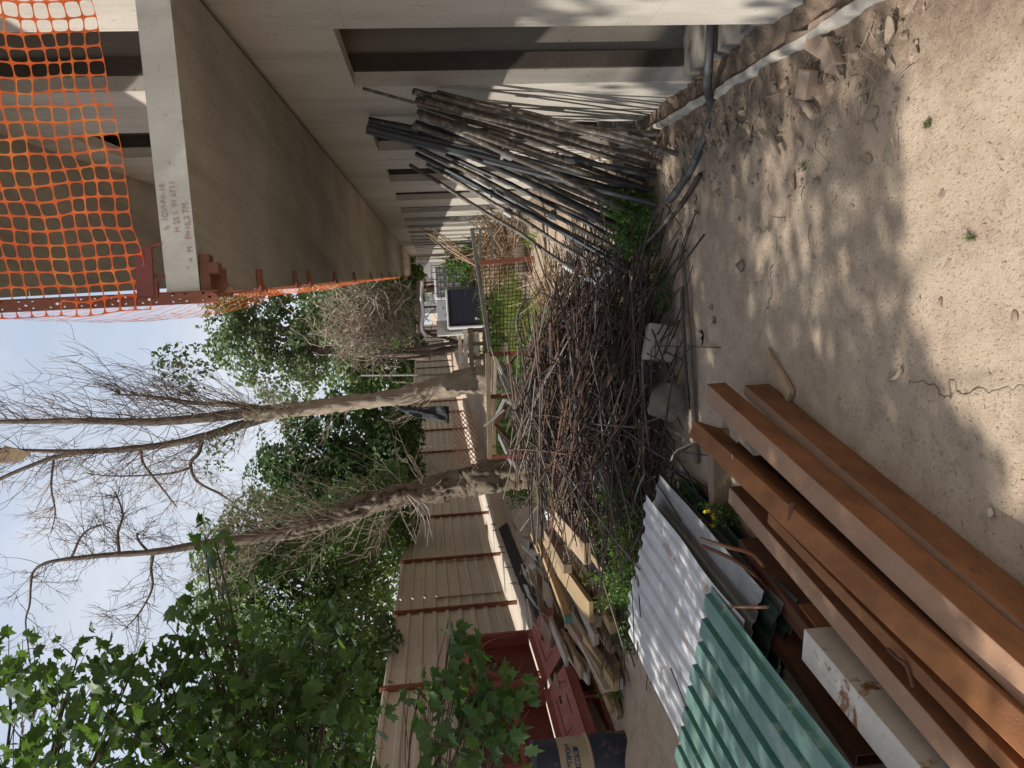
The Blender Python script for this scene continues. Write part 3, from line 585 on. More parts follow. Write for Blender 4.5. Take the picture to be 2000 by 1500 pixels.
sbeam('steel_angle',(1560,1180),(1800,1500),.12,.008,.11,'thin rust-red steel strip on edge left of the pale beam','rustraw','B',t=1.3)
sbeam('steel_channel',(1443,1052),(1790,1500),.13,.05,.10,'dark red-brown channel with bent rods welded to it','rustdark',t=1.25)
sbeam('steel_channel',(1452,1085),(1700,1400),.12,.05,.12,'dark channel under the bent rods beside the sheet stack','rustdark',t=1.2)
sbeam('steel_channel',(1430,1130),(1620,1400),.14,.06,.14,'dark channel tucked under the edge of the green sheet','rustdark',t=1.2)
sbeam('box_beam',(1570,1228),(1850,1560),.23,.135,.15,'box beam in chipped white paint with rust patches','whitepaint','B',t=1.3)
# welded stubs and bent rods
def rodthing(name,pts,r,label,m='rust'): return ribbed(pts,r,name,label,m,pitch=.011,cat='rod')
A=g(1540,1040,.25); rodthing('rod_stub',[g(1548,982,.25),g(1542,1040,.262)],.011,'short rod stub welded across the tilted beam','rustdark')
rodthing('rod_stub',[g(1425,868,.11),g(1450,882,.12)],.010,'rod stub at the end of the dark hidden channel','rustdark')
rodthing('bent_rod',[g(1368,1052,.33),g(1420,1068,.30),g(1468,1082,.22),g(1492,1106,.14)],.0085,'upper of two bent ribbed rods reaching onto the sheet stack','rust')
rodthing('bent_rod',[g(1372,1066,.33),g(1430,1092,.29),g(1470,1120,.2),g(1506,1158,.13)],.0085,'lower of two bent ribbed rods reaching onto the sheet stack','rustdark')
rodthing('rod_pin',[g(1386,1185,.335),g(1500,1186,.26)],.007,'straight thin rusty rod lying over the corner of the green sheet','rust')
rodthing('wire_scrap',[g(1735,1268,.245),g(1752,1285,.25),g(1770,1300,.24),g(1784,1342,.235)],.006,'bent scrap of metal strip on the narrow orange channel','rustdark')
b=MB(); p=g(1432,900,.26); b.add([p,p+Vector((.02,.008,.002)),p+Vector((.034,.0,.006)),p+Vector((.02,-.006,.004))],[(0,1,2,3)]); b.obj('white_feather','white',label='small white feather on the tilted rusty beam',cat='feather')
# timber bearer under the beams
b=MB(); b.beam(g(1408,1046,.05),g(1402,838,.05),.085,.10); b.obj('timber_bearer','wood',label='squared timber bearer under the far ends of the beams',cat='timber',bev=.006)
b=MB(); b.beam(g(1985,1560,.05),g(1985,1120,.05)+Vector((0,-.35,0)),.085,.09); b.obj('timber_bearer','wood',label='second timber bearer under the near ends of the beams',cat='timber',bev=.006)
# ------------------------------------------------------------------ corrugated sheets
def corr(name,fr,fl,nr,m,label,zoff=0,n=11,hgt=.03,rows=6,warp=.02,seed=0,trap=(.5,.1,.3,.1)):
    fr,fl,nr=[Vector(p) for p in (fr,fl,nr)]; lx=fl-fr; ly=nr-fr; nrm=lx.cross(ly).normalized(); nrm=nrm if nrm.z>0 else -nrm
    xsn=[];zsn=[]; per=1./n; x=0
    for i in range(n):
        for wd,(z0) in zip(trap,(0,0,1,1)):
            xsn.append(i*per+x*per); zsn.append(z0); x+=wd
        x=0
        xsn[-4:]=[i*per, i*per+trap[0]*per, i*per+(trap[0]+trap[1])*per, i*per+(trap[0]+trap[1]+trap[2])*per]; zsn[-4:]=[0,0,1,1]
    xsn.append(1.);zsn.append(0)
    V=[];k=len(xsn)
    for j in range(rows+1):
        v=j/rows
        for a,z in zip(xsn,zsn):
            p=fr+lx*a+ly*v; V.append(p+nrm*(z*hgt+zoff+warp*noise.noise(Vector((a*2.2,v*2,seed)))))
    b=MB(); b.add(V,[(j*k+i,j*k+i+1,(j+1)*k+i+1,(j+1)*k+i) for j in range(rows) for i in range(k-1)])
    o=b.obj(name,m,label=label,cat='metal sheet'); s=o.modifiers.new('thickness','SOLIDIFY'); s.thickness=.0025; s.offset=0; return o
FR=g(1262,966,.30); NR=g(1685,1506,.30); FL=g(1230,1240,.27); NL=FL+(NR-FR)
L1=(NR-FR)
stack=[(.035,'darkgreen','lowest dark green corrugated sheet of the stack',.02,.0),(.065,'greysheet','grey corrugated sheet second from the bottom of the stack',-.03,.03),(.10,'darkgreen','dark green corrugated sheet in the middle of the stack',.03,-.04),(.135,'greysheet','pale grey corrugated sheet above the middle of the stack',.0,.02),(.175,'darkgreen','dark green sheet edge under the curled grey sheet',-.02,.0),(.205,'greysheet','curled pale grey sheet sticking out under the white one',.05,.06)]
for k,(z,m,lab,dx,dy) in enumerate(stack):
    o=Vector((dx+.07,dy-.06,z-.30)); corr('corrugated_sheet',FR+o,FL+o,FR+L1*.62+o,m,lab,n=10,hgt=.012,seed=k,warp=.03)
corr('corrugated_sheet',FR,FL,FR+L1*.62,'whitesheet','white corrugated steel sheet on top of the stack, dappled with light',n=10,hgt=.017,seed=9,rows=14,warp=.035,trap=(.42,.14,.30,.14))
GR=g(1390,1145,.318); GL=g(1326,1480,.318); corr('corrugated_sheet',GR+Vector((.0,0,0)),GL,GR+L1*.9,'greensheet','green corrugated steel sheet overlapping the white one nearest the camera',n=8,hgt=.026,seed=12,rows=10,trap=(.26,.05,.64,.05),warp=.018)
rodthing('wire_piece',[g(1310,1305,.335),g(1345,1392,.335)],.004,'thin dark steel strip lying on the white sheet','rustdark')
exec_marker=1
# ------------------------------------------------------------------ fence, low wall
fl=[(-4.02,5.0),(-4.0,9.25),(-3.86,13.),(-3.78,14.6),(-3.58,17.25),(-2.95,21.3),(-2.0,26.),(-.2,36),(3.5,56.),(5.6,67)]
def fpoint(s):
    for (a,c) in zip(fl,fl[1:]):
        L=math.dist(a,c)
        if s<=L: t=s/L; return Vector((lerp(a[0],c[0],t),lerp(a[1],c[1],t),0)),(Vector((c[0]-a[0],c[1]-a[1],0)).normalized())
        s-=L
    return Vector((*fl[-1],0)),Vector((.14,.99,0))
FLEN=sum(math.dist(a,c) for a,c in zip(fl,fl[1:]))-.5
ZB,ZFT=.50,2.46
ZL=.34
fe=thing('metal_fence',(-4.02,5.0,0),'beige corrugated metal fence on rust-red posts along the left side','fence')
s=0;sec=0
while s<FLEN:
    e=min(s+3.05,FLEN); b=MB(); V=[]; k=0; n=9 if s<30 else 6
    prof=[(0,0),(.58,0),(.68,.03),(.90,.03)]
    dz=U(-.02,.02)
    zs=[]
    for i in range(n):
        for a,d in prof: zs.append((i+a,d))
    zs.append((n,0))
    for (zz,dd) in zs:
        for q in (s,e):
            p,t=fpoint(q); nn=Vector((t.y,-t.x,0)); V.append(p+nn*(dd)+Vector((0,0,ZB+(ZFT+dz-ZB)*zz/n)))
    b.add(V,[(2*i,2*i+1,2*i+3,2*i+2) for i in range(len(zs)-1)]); b.obj('fence_panel','fence',fe)
    s=e;sec+=1
s=.05
k=0
fposts=[5.0,8.85,12.0]
s=2.25
while s<FLEN:
    p,t=fpoint(s); nn=Vector((t.y,-t.x,0)); b=MB(); b.beam(p+nn*.05+Vector((0,0,.2)),p+nn*.05+Vector((0,0,ZFT+U(.0,.06))),.06,.06,up=nn); b.obj('fence_post','postrust',fe)
    s+=3.05 if s<24 else 2.4
for s0 in (9.4,7.2):
    p,t=fpoint(s0+1.8); nn=Vector((t.y,-t.x,0)); b=MB(); b.beam(p+nn*.035+Vector((0,0,ZB+.02)),p+nn*.035+Vector((0,0,1.75)),.03,.03,up=nn); b.obj('fence_batten','wood',fe)
lw=thing('low_wall',(-3.5,14,0),'low concrete wall with a sunlit ledge at the foot of the beige fence','wall')
def lwall(b):
    n=34
    V=[]
    for i in range(n+1):
        p,t=fpoint(2+i*.75); nn=Vector((t.y,-t.x,0)); j=.015*noise.noise(p)
        w=.42
        V+=[p+nn*(w+j)+Vector((0,0,-.1)),p+nn*(w+j)+Vector((0,0,ZL-.03)),p+nn*(w-.03)+Vector((0,0,ZL)),p-nn*.55+Vector((0,0,ZL+.0)),p-nn*.55+Vector((0,0,-.1))]
    b.add(V,[(i*5+k,i*5+k+1,(i+1)*5+k+1,(i+1)*5+k) for i in range(n) for k in range(4)])
part(lwall,'wall_body','lowwall',lw)
for s0 in (8.3,9.3,10.3,10.7,12.0,12.5,13.8):
    p,t=fpoint(s0); nn=Vector((t.y,-t.x,0)); c=p+nn*.40+Vector((0,0,ZL)); b=MB(); b.tube([c+Vector((0,-.04,-.02)),c+Vector((0,-.045,.07)),c+Vector((0,0,.10)),c+Vector((0,.045,.07)),c+Vector((0,.04,-.02))],.006,5); b.obj('wire_loop','rustdark',lw)
# black sheeting on the wall face
b=MB(); V=[];n=40
for i in range(n+1):
    p,t=fpoint(5.2+i*.17); nn=Vector((t.y,-t.x,0))
    for j in range(5):
        V.append(p+nn*(.45+-.0+.22*j/4*(1+.5*noise.noise(p*3+Vector((j,0,0))))+.02*noise.noise(p*6))+Vector((0,0,ZL-.03-.085*j+.015*noise.noise(p*8))))
b.add(V,[(i*5+k,i*5+k+1,(i+1)*5+k+1,(i+1)*5+k) for i in range(n) for k in range(4)])
o=b.obj('black_sheeting','black',smooth=True,label='black plastic sheeting hung on the face of the low wall',cat='sheeting'); o.modifiers.new('thickness','SOLIDIFY').thickness=.006
# scrap boards in front of the sheeting
rs=random.Random(8)
for i in range(26):
    y=rs.uniform(8.6,13.2); x=-3.15+rs.uniform(-.05,.55)+max(0,(y-11)*.16); z=rs.uniform(.08,.34)
    b=MB(); b.box((x,y,z),(rs.uniform(.05,.2),rs.uniform(.3,.7),.012),Matrix.Rotation(rs.uniform(-.5,.5),3,'Z')@Matrix.Rotation(rs.uniform(-.9,.3),3,'Y')@Matrix.Rotation(rs.uniform(-.3,.3),3,'X'))
    b.obj('scrap_board','woodpale' if i%2 else 'wood',label='weathered scrap board thrown against the black sheeting' if i%2 else 'brown scrap board thrown against the black sheeting',cat='board',group='scrap boards by the low wall')
# ------------------------------------------------------------------ timber pile
tl=[((1047,1055,.55),(1104,1212,.48),.07,.07,'woodyellow','yellow squared beam with a green painted end on top of the timber pile'),
((1060,1066,.50),(1150,1196,.36),.20,.045,'woodyellow','wide yellow plank second from the top of the timber pile'),
((1062,1042,.60),(1100,1112,.55),.09,.08,'wood','short brown block lying on the far top of the timber pile'),
((1080,1012,.60),(1140,1082,.50),.18,.06,'wood','grey brown thick board at the far right top of the timber pile'),
((1098,1008,.5),(1185,1130,.34),.06,.05,'wood','slim brown beam along the right of the pale board'),
((1122,1088,.30),(1190,1192,.20),.12,.06,'woodyellow','broad yellow beam low on the right side of the timber pile'),
((1075,1045,.44),(1165,1215,.28),.12,.05,'wood','brown plank under the wide yellow one'),
((1120,1130,.26),(1185,1260,.15),.10,.05,'wood','dark brown plank right of the timber pile middle'),
((1100,1120,.30),(1160,1250,.25),.12,.05,'woodpale','greyish plank in the middle of the timber pile'),
((1132,1252,.27),(1192,1388,.14),.10,.05,'woodyellow','yellow ended plank at the near end of the timber pile'),
((1128,1250,.32),(1180,1350,.24),.03,.12,'woodpale','pale board on edge near the red cabinet'),
((1165,1262,.14),(1203,1338,.09),.12,.07,'woodpale','thick grey beam end lowest at the near end of the pile'),
((1145,1200,.20),(1190,1270,.12),.08,.06,'wood','rounded log like beam in the gap of the timber pile'),
((1155,1230,.12),(1205,1400,.06),.12,.05,'wood','dark plank on the ground under the near timbers'),
((1035,1040,.66),(1050,1080,.6),.07,.03,'woodyellow','short offcut crossing the far end of the yellow beam')]
for a,c,w,h,m,lab in tl:
    A=g(*a);B=g(*c); b=MB(); b.beam(A-Vector((0,0,h/2)),B-Vector((0,0,h/2)),w,h); o=b.obj('timber_beam',m,label=lab,cat='timber',bev=.005)
    if 'green' in lab:
        d=(B-A).normalized(); b=MB(); b.beam(B-Vector((0,0,h/2))-d*.04,B-Vector((0,0,h/2))+d*.003,w+.004,h+.004); e=b.obj('painted_end','greensheet'); e.parent=o; e.location=Vector(e['o'])-Vector(o['o'])
rs=random.Random(29)
for i in range(20):
    u=rs.random(); px=lerp(1075,1180,u)+rs.uniform(-25,25); py=rs.uniform(1060,1330); z=max(.06,.42-.30*u)
    p=g(px,py,z); L=rs.uniform(.5,1.5); a=R(rs.gauss(72,13)); d=Vector((-math.cos(a)*-.35,-math.sin(a),rs.uniform(-.10,.02))).normalized()
    d=(g(px+45,py+85,z-.06)-p).normalized(); d=(d+rv(.12)).normalized()
    w=rs.uniform(.08,.2); h=rs.uniform(.025,.07); b=MB(); b.beam(p-d*L/2,p+d*L/2,w,h,roll=rs.uniform(-.25,.25)); mm=rs.choice(('wood','woodpale','woodyellow','wood'))
    b.obj('timber_plank',mm,label={'wood':'brown loose plank jumbled into the timber pile','woodpale':'greyish loose plank jumbled into the timber pile','woodyellow':'yellowish loose plank jumbled into the timber pile'}[mm],cat='plank',group='loose planks of the timber pile',bev=.004)
rs=random.Random(21)
for i in range(9):
    p=at(1022+rs.uniform(-8,30),1120+i*10+rs.uniform(-5,5),10.2-.16*i); b=MB(); b.box(p-Vector((0,0,.05)),(.16,.42,.015),Matrix.Rotation(rs.uniform(-.6,.2),3,'Z')@Matrix.Rotation(rs.uniform(-.8,-.1),3,'Y')); b.obj('painted_board','woodpale' if i%3 else 'whitesheet',label='grey painted board tipped on the heap behind the timber pile',cat='board',group='grey boards behind the timber pile')
b=MB(); c0=at(1050,1000,9.0)
lump('cement_sack',at(1062,1000,8.6)-Vector((0,0,.12)),.16,(.8,1.6,.7),'greypanel','grey wrapped sack at the far end of the timber pile','sack',77,.6)
# ------------------------------------------------------------------ red steel cabinets
def cabinet(o,yaw,label,arch,L):
    t=thing('red_cabinet',o,label,'cabinet'); ax=Vector((math.cos(yaw),math.sin(yaw),0)); ay=Vector((-ax.y,ax.x,0)); up=Vector((0,0,1)); o=Vector(o)
    Dp=.46
    P=lambda x,y,z:o-ax*x+ay*y+up*z               # x depth backwards from the front, y along the front
    Rm=Matrix((ax,ay,up)).transposed()
    def bx(b,x0,x1,y0,y1,z0,z1): b.box(P((x0+x1)/2,(y0+y1)/2,(z0+z1)/2),(abs(x1-x0),abs(y1-y0),abs(z1-z0)),Rm)
    def base(b):
        for y in (0,L/2-.02,L-.04): bx(b,0,.04,y,y+.04,0,.19)
        for y in (0,L-.04): bx(b,Dp-.04,Dp,y,y+.04,0,.19)
        bx(b,.003,.037,.04,L-.04,0,.035); bx(b,.02,Dp-.04,.0,.015,.03,.19)
    part(base,'base_frame','reddark',t); part(lambda b:(bx(b,.06,Dp,.02,L-.02,.0,.02),bx(b,Dp-.03,Dp-.01,.02,L-.02,.02,.19)),'base_back','rustdark',t)
    part(lambda b:bx(b,0,.012,0,L,.19,.30),'front_panel','redpaint',t)
    def lid(b): b.slab([P(-.01,-.01,.30),P(-.01,L+.01,.30),P(.27,L+.01,.48),P(.27,-.01,.48)],.012)
    part(lid,'sloped_lid','redpaint',t)
    def slots(b):
        q=lambda y,u:P(-.01+.28*u,y,.30+.18*u+.0025)
        for a,c in (((.3,.35),(.3,.8)),((.3,.8),(.9,.8)),((.95,.15),(1.08,.5)),((.45,.3),(.8,.3))): 
            A=q(*a);B=q(*c); b.beam(A,B,.012,.004)
    part(slots,'lid_slot','rustdark',t)
    part(lambda b:(b.tube([P(.15,.75,.38),P(.15,.75,.42),P(.15,.85,.42),P(.15,.85,.38)],.008,6)),'handle','rustdark',t)
    part(lambda b:(bx(b,.27,.30,0,L,.48,.54),bx(b,.30,Dp,0,L,.48,.50)),'shelf','redpaint',t)
    def hood(b):
        for y in (0,L-.05): bx(b,.27,.32,y,y+.05,.56,1.42); bx(b,.27,Dp+.02,y+.015,y+.03,.52,1.42)
        bx(b,.27,.32,.05,L-.05,1.34,1.42); bx(b,.27,Dp+.02,.0,L,1.421,1.44)
    part(hood,'hood_frame','redpaint',t); part(lambda b:bx(b,Dp,Dp+.02,.03,L-.03,.52,1.42),'hood_back','reddark',t)
    if arch:
        def ar(b):
            n=10; pts=[P(.295,L*.5+L*.42*math.cos(math.pi*i/n),.62+.6*math.sin(math.pi*i/n)**.7) for i in range(n+1)]
            for i in range(n): b.beam(pts[i],pts[i+1],.05,.02)
        part(ar,'arch_plate','redpaint',t); part(lambda b:b.beam(P(.4,.1,.6),P(.4,L-.1,1.25),.04,.02),'brace','reddark',t)
    else: part(lambda b:bx(b,.28,.31,.05,L-.05,.88,.93),'cross_bar','redpaint',t)
cabinet((-3.46,7.42,0),R(-12.5),'nearer dull red steel barbecue cabinet beside the blue drum',False,1.2)
cabinet((-3.11,8.70,0),R(-6),'farther red steel barbecue cabinet with an arched hood plate',True,1.36)
# drum
dc=Vector((-3.56,6.98,0)); dr=thing('steel_drum',dc,'old blue and cream oil drum with a logo at the left edge','drum')
def drumring(b,z0,z1,r=.285):
    n=28; k=7; zs=[z0+(z1-z0)*i/k for i in range(k+1)]
    rr_=[r+(.010 if z0<.3 and i in(3,5) else 0)-.004*(i%2) for i in range(k+1)]
    b.tube([dc+Vector((0,0,z)) for z in zs],rr_,n)
part(lambda b:drumring(b,0,.36),'drum_bottom','blue',dr,smooth=50); part(lambda b:(b.tube([dc+Vector((0,0,.36)),dc+Vector((0,0,.375)),dc+Vector((0,0,.39))],[.29,.30,.29],28),drumring(b,.391,.66)),'drum_band','cream',dr,smooth=50); part(lambda b:(drumring(b,.661,.86),b.tube([dc+Vector((0,0,.86)),dc+Vector((0,0,.875))],.293,28)),'drum_top','blue',dr,smooth=50)
def wrap(ob):
    for v in ob.data.vertices:
        p=v.co; a=p.x/.287; v.co=Vector((math.sin(a),-math.cos(a),0))*(.2885+ -p.y*0)+Vector((0,0,p.y))
def drumtext(body,size,a0,z):
    cu=bpy.data.curves.new('t','FONT'); cu.body=body; cu.size=size; cu.offset=.0015; o=bpy.data.objects.new('t',cu); COL.objects.link(o); me=bpy.data.meshes.new_from_object(o.evaluated_get(bpy.context.evaluated_depsgraph_get())); bpy.data.objects.remove(o)
    return me,a0,z
def place_print(name,me,a0,z):
    for v in me.vertices:
        a=a0+v.co.x/.287; v.co=Vector((math.sin(a),-math.cos(a),0))*.2895+Vector((0,0,z+v.co.y))
    me.materials.clear(); me.materials.append(M['blueink']); o=bpy.data.objects.new(name,me); COL.objects.link(o); o.parent=dr; o['o']=dr['o']
place_print('printed_name',*drumtext('ГАЗПРОМ',.062,R(14),.555)[0:3])
b=MB()
for i in range(20):
    a0,a1=R(28)+i*R(1.9),R(28)+(i+1)*R(1.9); b.quad(*[Vector((math.sin(a),-math.cos(a),0))*.2893+Vector((0,0,z)) for a,z in ((a0,.485),(a1,.485),(a1,.53),(a0,.53))])
for v in b.v: v+=dc
b.obj('printed_bar','blueink',dr)
me,_,_=drumtext('НЕФТЬ',.04,0,0)
for v in me.vertices:
    a=R(31)+v.co.x/.287; v.co=Vector((math.sin(a),-math.cos(a),0))*.2905+Vector((0,0,.493+v.co.y))
me.materials.clear(); me.materials.append(M['cream']); o=bpy.data.objects.new('printed_word',me); COL.objects.link(o); o.parent=dr; o['o']=dr['o']
b=MB(); n=24
for i in range(n):
    for q in (0,):
        t0,t1=R(50)+i*R(285)/n,R(50)+(i+1)*R(285)/n
        w=lambda t,rr:(R(2)+rr*math.cos(t)/.287,.535+rr*math.sin(t))
        wd=.022*math.sin(math.pi*(i+.5)/n)+.004
        pts=[w(t0,.05),w(t1,.05),w(t1,.05-wd),w(t0,.05-wd)]; b.quad(*[Vector((math.sin(a),-math.cos(a),0))*.2895+Vector((0,0,z))+dc for a,z in pts])
b.obj('printed_emblem','blueink',dr)
exec_marker=2
# ------------------------------------------------------------------ middle distance objects
gt=thing('mesh_gate',(1.0,9.5,.2),'rusty welded mesh panel in a pale metal frame standing behind the pile','mesh panel')
gD,gA,gB,gC=at(953,685,9.4),at(936,515,9.6),at(1043,505,9.6),at(1018,680,9.4)
def gm(b):
    n1,n2=22,11
    for i in range(n1+1):
        u=i/n1; b.tube([lerp(gD,gA,u),lerp(gC,gB,u)],.0055,4)
    for j in range(n2+1):
        v=j/n2; b.tube([lerp(gD,gC,v)+Vector((0,-.01,0)),lerp(gA,gB,v)+Vector((0,-.01,0))],.006,4)
part(gm,'wire_mesh','rustdark',gt)
part(lambda b:(b.beam(at(958,690,9.35),at(922,447,9.75),.05,.05)),'top_rail','galv',gt); part(lambda b:b.beam(gA+Vector((0,-.03,0)),gB+Vector((0,-.03,0)),.05,.05,up=Vector((0,1,0))),'side_rail','postrust',gt)
af=thing('aluminium_rack',at(960,480,9.8),'bare pale aluminium frame leaning right of the mesh panel','frame')
part(lambda b:(b.beam(at(921,448,9.8),at(962,446,9.8),.03,.03,up=Vector((0,1,0))),b.beam(at(938,450,9.78),at(939,512,9.7),.03,.03),b.beam(at(960,446,9.8),at(962,510,9.7),.03,.03)),'profile','galv',af)
tr=thing('trestle_frame',at(1005,800,9.0)-Vector((0,0,.6)),'low rusty trestle frame with a pale diagonal brace behind the pile','trestle')
part(lambda b:(b.beam(at(952,690,9.0),at(957,895,9.0),.06,.05),b.beam(at(962,690,9.3),at(966,895,9.3),.04,.04)),'rail','wood',tr)
for py in (692,775,893): part(lambda b,py=py:b.beam(at(953,py,9.05),at(1030,py-3,9.05),.05,.05,up=Vector((0,1,0))),'leg','postrust',tr)
part(lambda b:(b.beam(at(965,697,9.1),at(1000,765,9.1),.05,.03)),'brace','woodpale',tr); part(lambda b:b.beam(at(966,775,9.2),at(968,700,9.2),.03,.03),'cross_bar','woodpale',tr)
# metal tube junk behind trestle
for i,(a,c,m,lab) in enumerate((((985,730,9.6),(1010,690,9.6),'black','bunch of dark rubber strips hanging behind the trestle'),((975,850,9.6),(1000,905,9.3),'galv','pale metal profile lying left of the trestle'),((985,860,9.7),(1012,920,9.4),'galv','second pale metal profile lower left of the trestle'),((968,815,9.8),(985,780,9.8),'whitesheet','white panel offcut behind the trestle'))):
    b=MB(); b.beam(at(*a),at(*c),.10,.03); b.obj('scrap_profile',m,label=lab,cat='scrap')
cb=thing('equipment_box',(2.1,20,0),'dark navy box with a pale top edge standing on the far grass','box')
part(lambda b:b.box((2.06,20.3,.52),(.94,.7,1.04)),'body','navy',cb); part(lambda b:(b.box((2.06,20.3,1.055),(.98,.74,.03)),b.box((1.56,20.3,.53),(.03,.74,1.0))),'side_panel','greypanel',cb); part(lambda b:b.box((1.75,19.94,.3),(.06,.012,.12)),'sticker','white',cb)
wp=thing('white_sheet',(1.55,21,0),'white sheet panel leaning left of the navy box','panel'); part(lambda b:b.slab([Vector((1.40,20.6,.5)),Vector((1.85,21.2,.5)),Vector((1.85,21.2,1.35)),Vector((1.40,20.6,1.35))],.02),'panel','white',wp)
gp=thing('grey_cabinet',(2.05,21.6,0),'grey cabinet with dark slots standing behind the navy box','cabinet'); part(lambda b:b.box((2.0,21.6,.66),(.85,.4,1.3)),'body','greypanel',gp); part(lambda b:[b.box((1.8+.2*i,21.392,1.15-.06*(i%2)),(.04,.01,.012)) for i in range(3)],'slot','black',gp)
ib=thing('caged_tank',(3.0,22.5,0),'pale plastic tank in a wire cage right of the navy box','tank'); part(lambda b:b.box((3.0,22.5,.75),(.95,.9,1.15)),'tank','greypanel',ib,bev=.06)
def cage(b):
    for i in range(6):
        x=2.50+i*.2; b.tube([Vector((x,22.02,.15)),Vector((x,22.02,1.4))],.012,4)
    for j in range(6): b.tube([Vector((2.5,22.02,.2+j*.24)),Vector((3.5,22.02,.2+j*.24))],.012,4)
part(cage,'cage','rustdark',ib)
tn=thing('canopy',(2.5,25,0),'low canopy with a white cloth valance and dark poles','canopy')
part(lambda b:b.tube(spline([at(826,548,24),at(823,580,24),at(827,610,24),at(824,640,24),at(832,656,24)],5),[.05]*20+[.07],8),'valance','white',tn,smooth=True)
part(lambda b:b.slab([at(826,548,24.1),at(826,650,24.1),at(829,650,27)+Vector((0,0,.25)),at(829,548,27)+Vector((0,0,.25))],.03),'roof','wood',tn)
for px,py in ((830,552),(830,600),(832,648)): part(lambda b,py=py:b.tube([at(828,py,24),Vector((at(828,py,24).x,24,0))],.03,6),'pole','rustdark',tn)
for (x,y,lab) in ((.9,19.,'wooden pallet frame standing left of the navy box'),(1.1,22.5,'grey slatted pallet frame standing farther back by the fence'),(.75,16.5,'broken brown pallet in the weeds by the split trunk')):
    t=thing('pallet_frame',(x,y,0),lab,'pallet'); hh=.75
    part(lambda b:[b.box((x+.9*i/3-.45,y,hh/2),(.08,.05,hh),Matrix.Rotation(U(-.05,.05),3,'Y')) for i in range(4)],'upright','wood',t); part(lambda b:[b.box((x,y-.04,.1+hh*.4*j),(1.0,.03,.10),Matrix.Rotation(U(-.06,.06),3,'Y')) for j in range(3)],'slat','woodpale' if x!=.75 else 'wood',t)
up_=thing('utility_pole',(-.2,40,0),'thin pole standing beyond the fence under the bushes','pole'); part(lambda b:b.tube([at(815,735,40)-Vector((0,0,1.5)),at(705,733,40)],[.06,.05],6),'shaft','galv',up_)
# ------------------------------------------------------------------ vegetation helpers
def leafquad(b,p,s,nrm=None,asp=.55):
    n=nrm or Vector((U(-1,1),U(-1,1),U(-.2,1))).normalized(); a=n.orthogonal().normalized(); q=U(0,6.28); w=n.cross(a); d=a*math.cos(q)+w*math.sin(q); e=n.cross(d)
    f=n*s*.18
    b.add([p-d*s,p+e*s*asp+f,p+d*s,p-e*s*asp+f],[(0,1,2),(0,2,3)])
def blobleaves(b,c,rad,n,s,holes=.0,seed=0):
    c=Vector(c); rad=Vector(rad) if hasattr(rad,'__len__') else Vector((rad,)*3); k=0; it=0
    while k<n and it<n*8:
        it+=1; q=rv(1.)
        L=q.length
        if L>1: continue
        if L<.35 and random.random()<.75: continue
        p=c+Vector((q.x*rad.x,q.y*rad.y,q.z*rad.z))
        if noise.noise(p*(1.15/max(.3,rad.x*.55)))<-.12+holes: continue
        nn=(q.normalized()*.7+Vector((0,0,.7))+rv(.9)).normalized()
        leafquad(b,p,s*U(.6,1.25),nn); k+=1
def limb(b,a,c,r0,r1,wig=.12,k=4):
    a=Vector(a);c=Vector(c); L=(c-a).length; P=[a]+[lerp(a,c,i/k)+rv(wig*L/k) for i in range(1,k)]+[c]; Q=spline(P,3); b.tube(Q,[lerp(r0,r1,i/(len(Q)-1)) for i in range(len(Q))],7); return Q
def tree(name,label,base,blobs,n,s,leaf,trunkr=.18,group=None,holes=0.,bark='bark',fork=.45,cat='tree'):
    base=Vector(base); t=thing(name,base,label,cat,group); cs=[Vector(c) for c,_ in blobs]; mid=sum(cs,Vector())/len(cs); b=MB()
    f=lerp(base,Vector((lerp(base.x,mid.x,.5),lerp(base.y,mid.y,.5),mid.z)),fork); limb(b,base,f,trunkr,trunkr*.7,.06)
    for c in cs:
        q=limb(b,f,c,trunkr*.5,trunkr*.12,.25,5)
        for i in range(4): limb(b,random.choice(q[4:]),c+rv(.7),trunkr*.15,trunkr*.04,.25,3)
    b.obj('trunk',bark,t,smooth=True)
    b=MB(); tot=sum((Vector(r).length if hasattr(r,'__len__') else r*1.7)**2 for _,r in blobs)
    for c,r in blobs:
        w=(Vector(r).length if hasattr(r,'__len__') else r*1.7)**2/tot; blobleaves(b,c,r,int(n*w),s,holes)
    b.obj('crown',leaf,t); return t
# background trees beyond the fence
def A(px,py,Y): return at(px,py,Y)
tree('dark_tree','dense dark green tree beyond the fence between the two dead trunks',(-4.6,24,0),[(A(600,880,24),(1.6,1.5,1.5)),(A(690,850,24),(1.6,1.5,1.4)),(A(690,960,23),(1.7,1.5,1.4)),(A(770,930,22.5),(1.9,1.2,.9)),(A(560,940,24),(1.2,1.2,1.3)),(A(770,830,24),(1.4,1.2,1.0)),(A(620,1010,23),(1.5,1.4,1.6))],17000,.10,'leafdark',.25,'trees beyond the fence')
tree('broadleaf_tree','tall mid green tree beyond the fence left of the peeling trunk',(-6.2,15.5,0),[(A(480,1100,15),(1.1,1.1,1.0)),(A(560,1150,15),(1.2,1.2,1.2)),(A(440,1180,15.5),(.9,1,.7)),(A(640,1100,15),(1.2,1.1,1.1)),(A(690,1200,14.5),(1.2,1.,.8)),(A(600,1250,14.5),(1.1,1,1.1)),(A(520,1050,16),(1.,1.,1.1)),(A(500,1260,15),(1.,1.,.9))],17000,.062,'leafmid',.2,'trees beyond the fence',.02)
tree('broadleaf_tree','dark leafy tree beyond the fence behind the hanging maple branches',(-6.5,12,0),[(A(600,1350,12),(1.1,1,1.1)),(A(680,1300,12),(1.1,1,.9)),(A(700,1420,11.5),(1.,1,.8)),(A(520,1400,12),(1,1,1)),(A(620,1480,12),(1.1,1,1.1)),(A(420,1440,12.5),(1,1,.9))],13000,.065,'leafdark',.2,'trees beyond the fence')
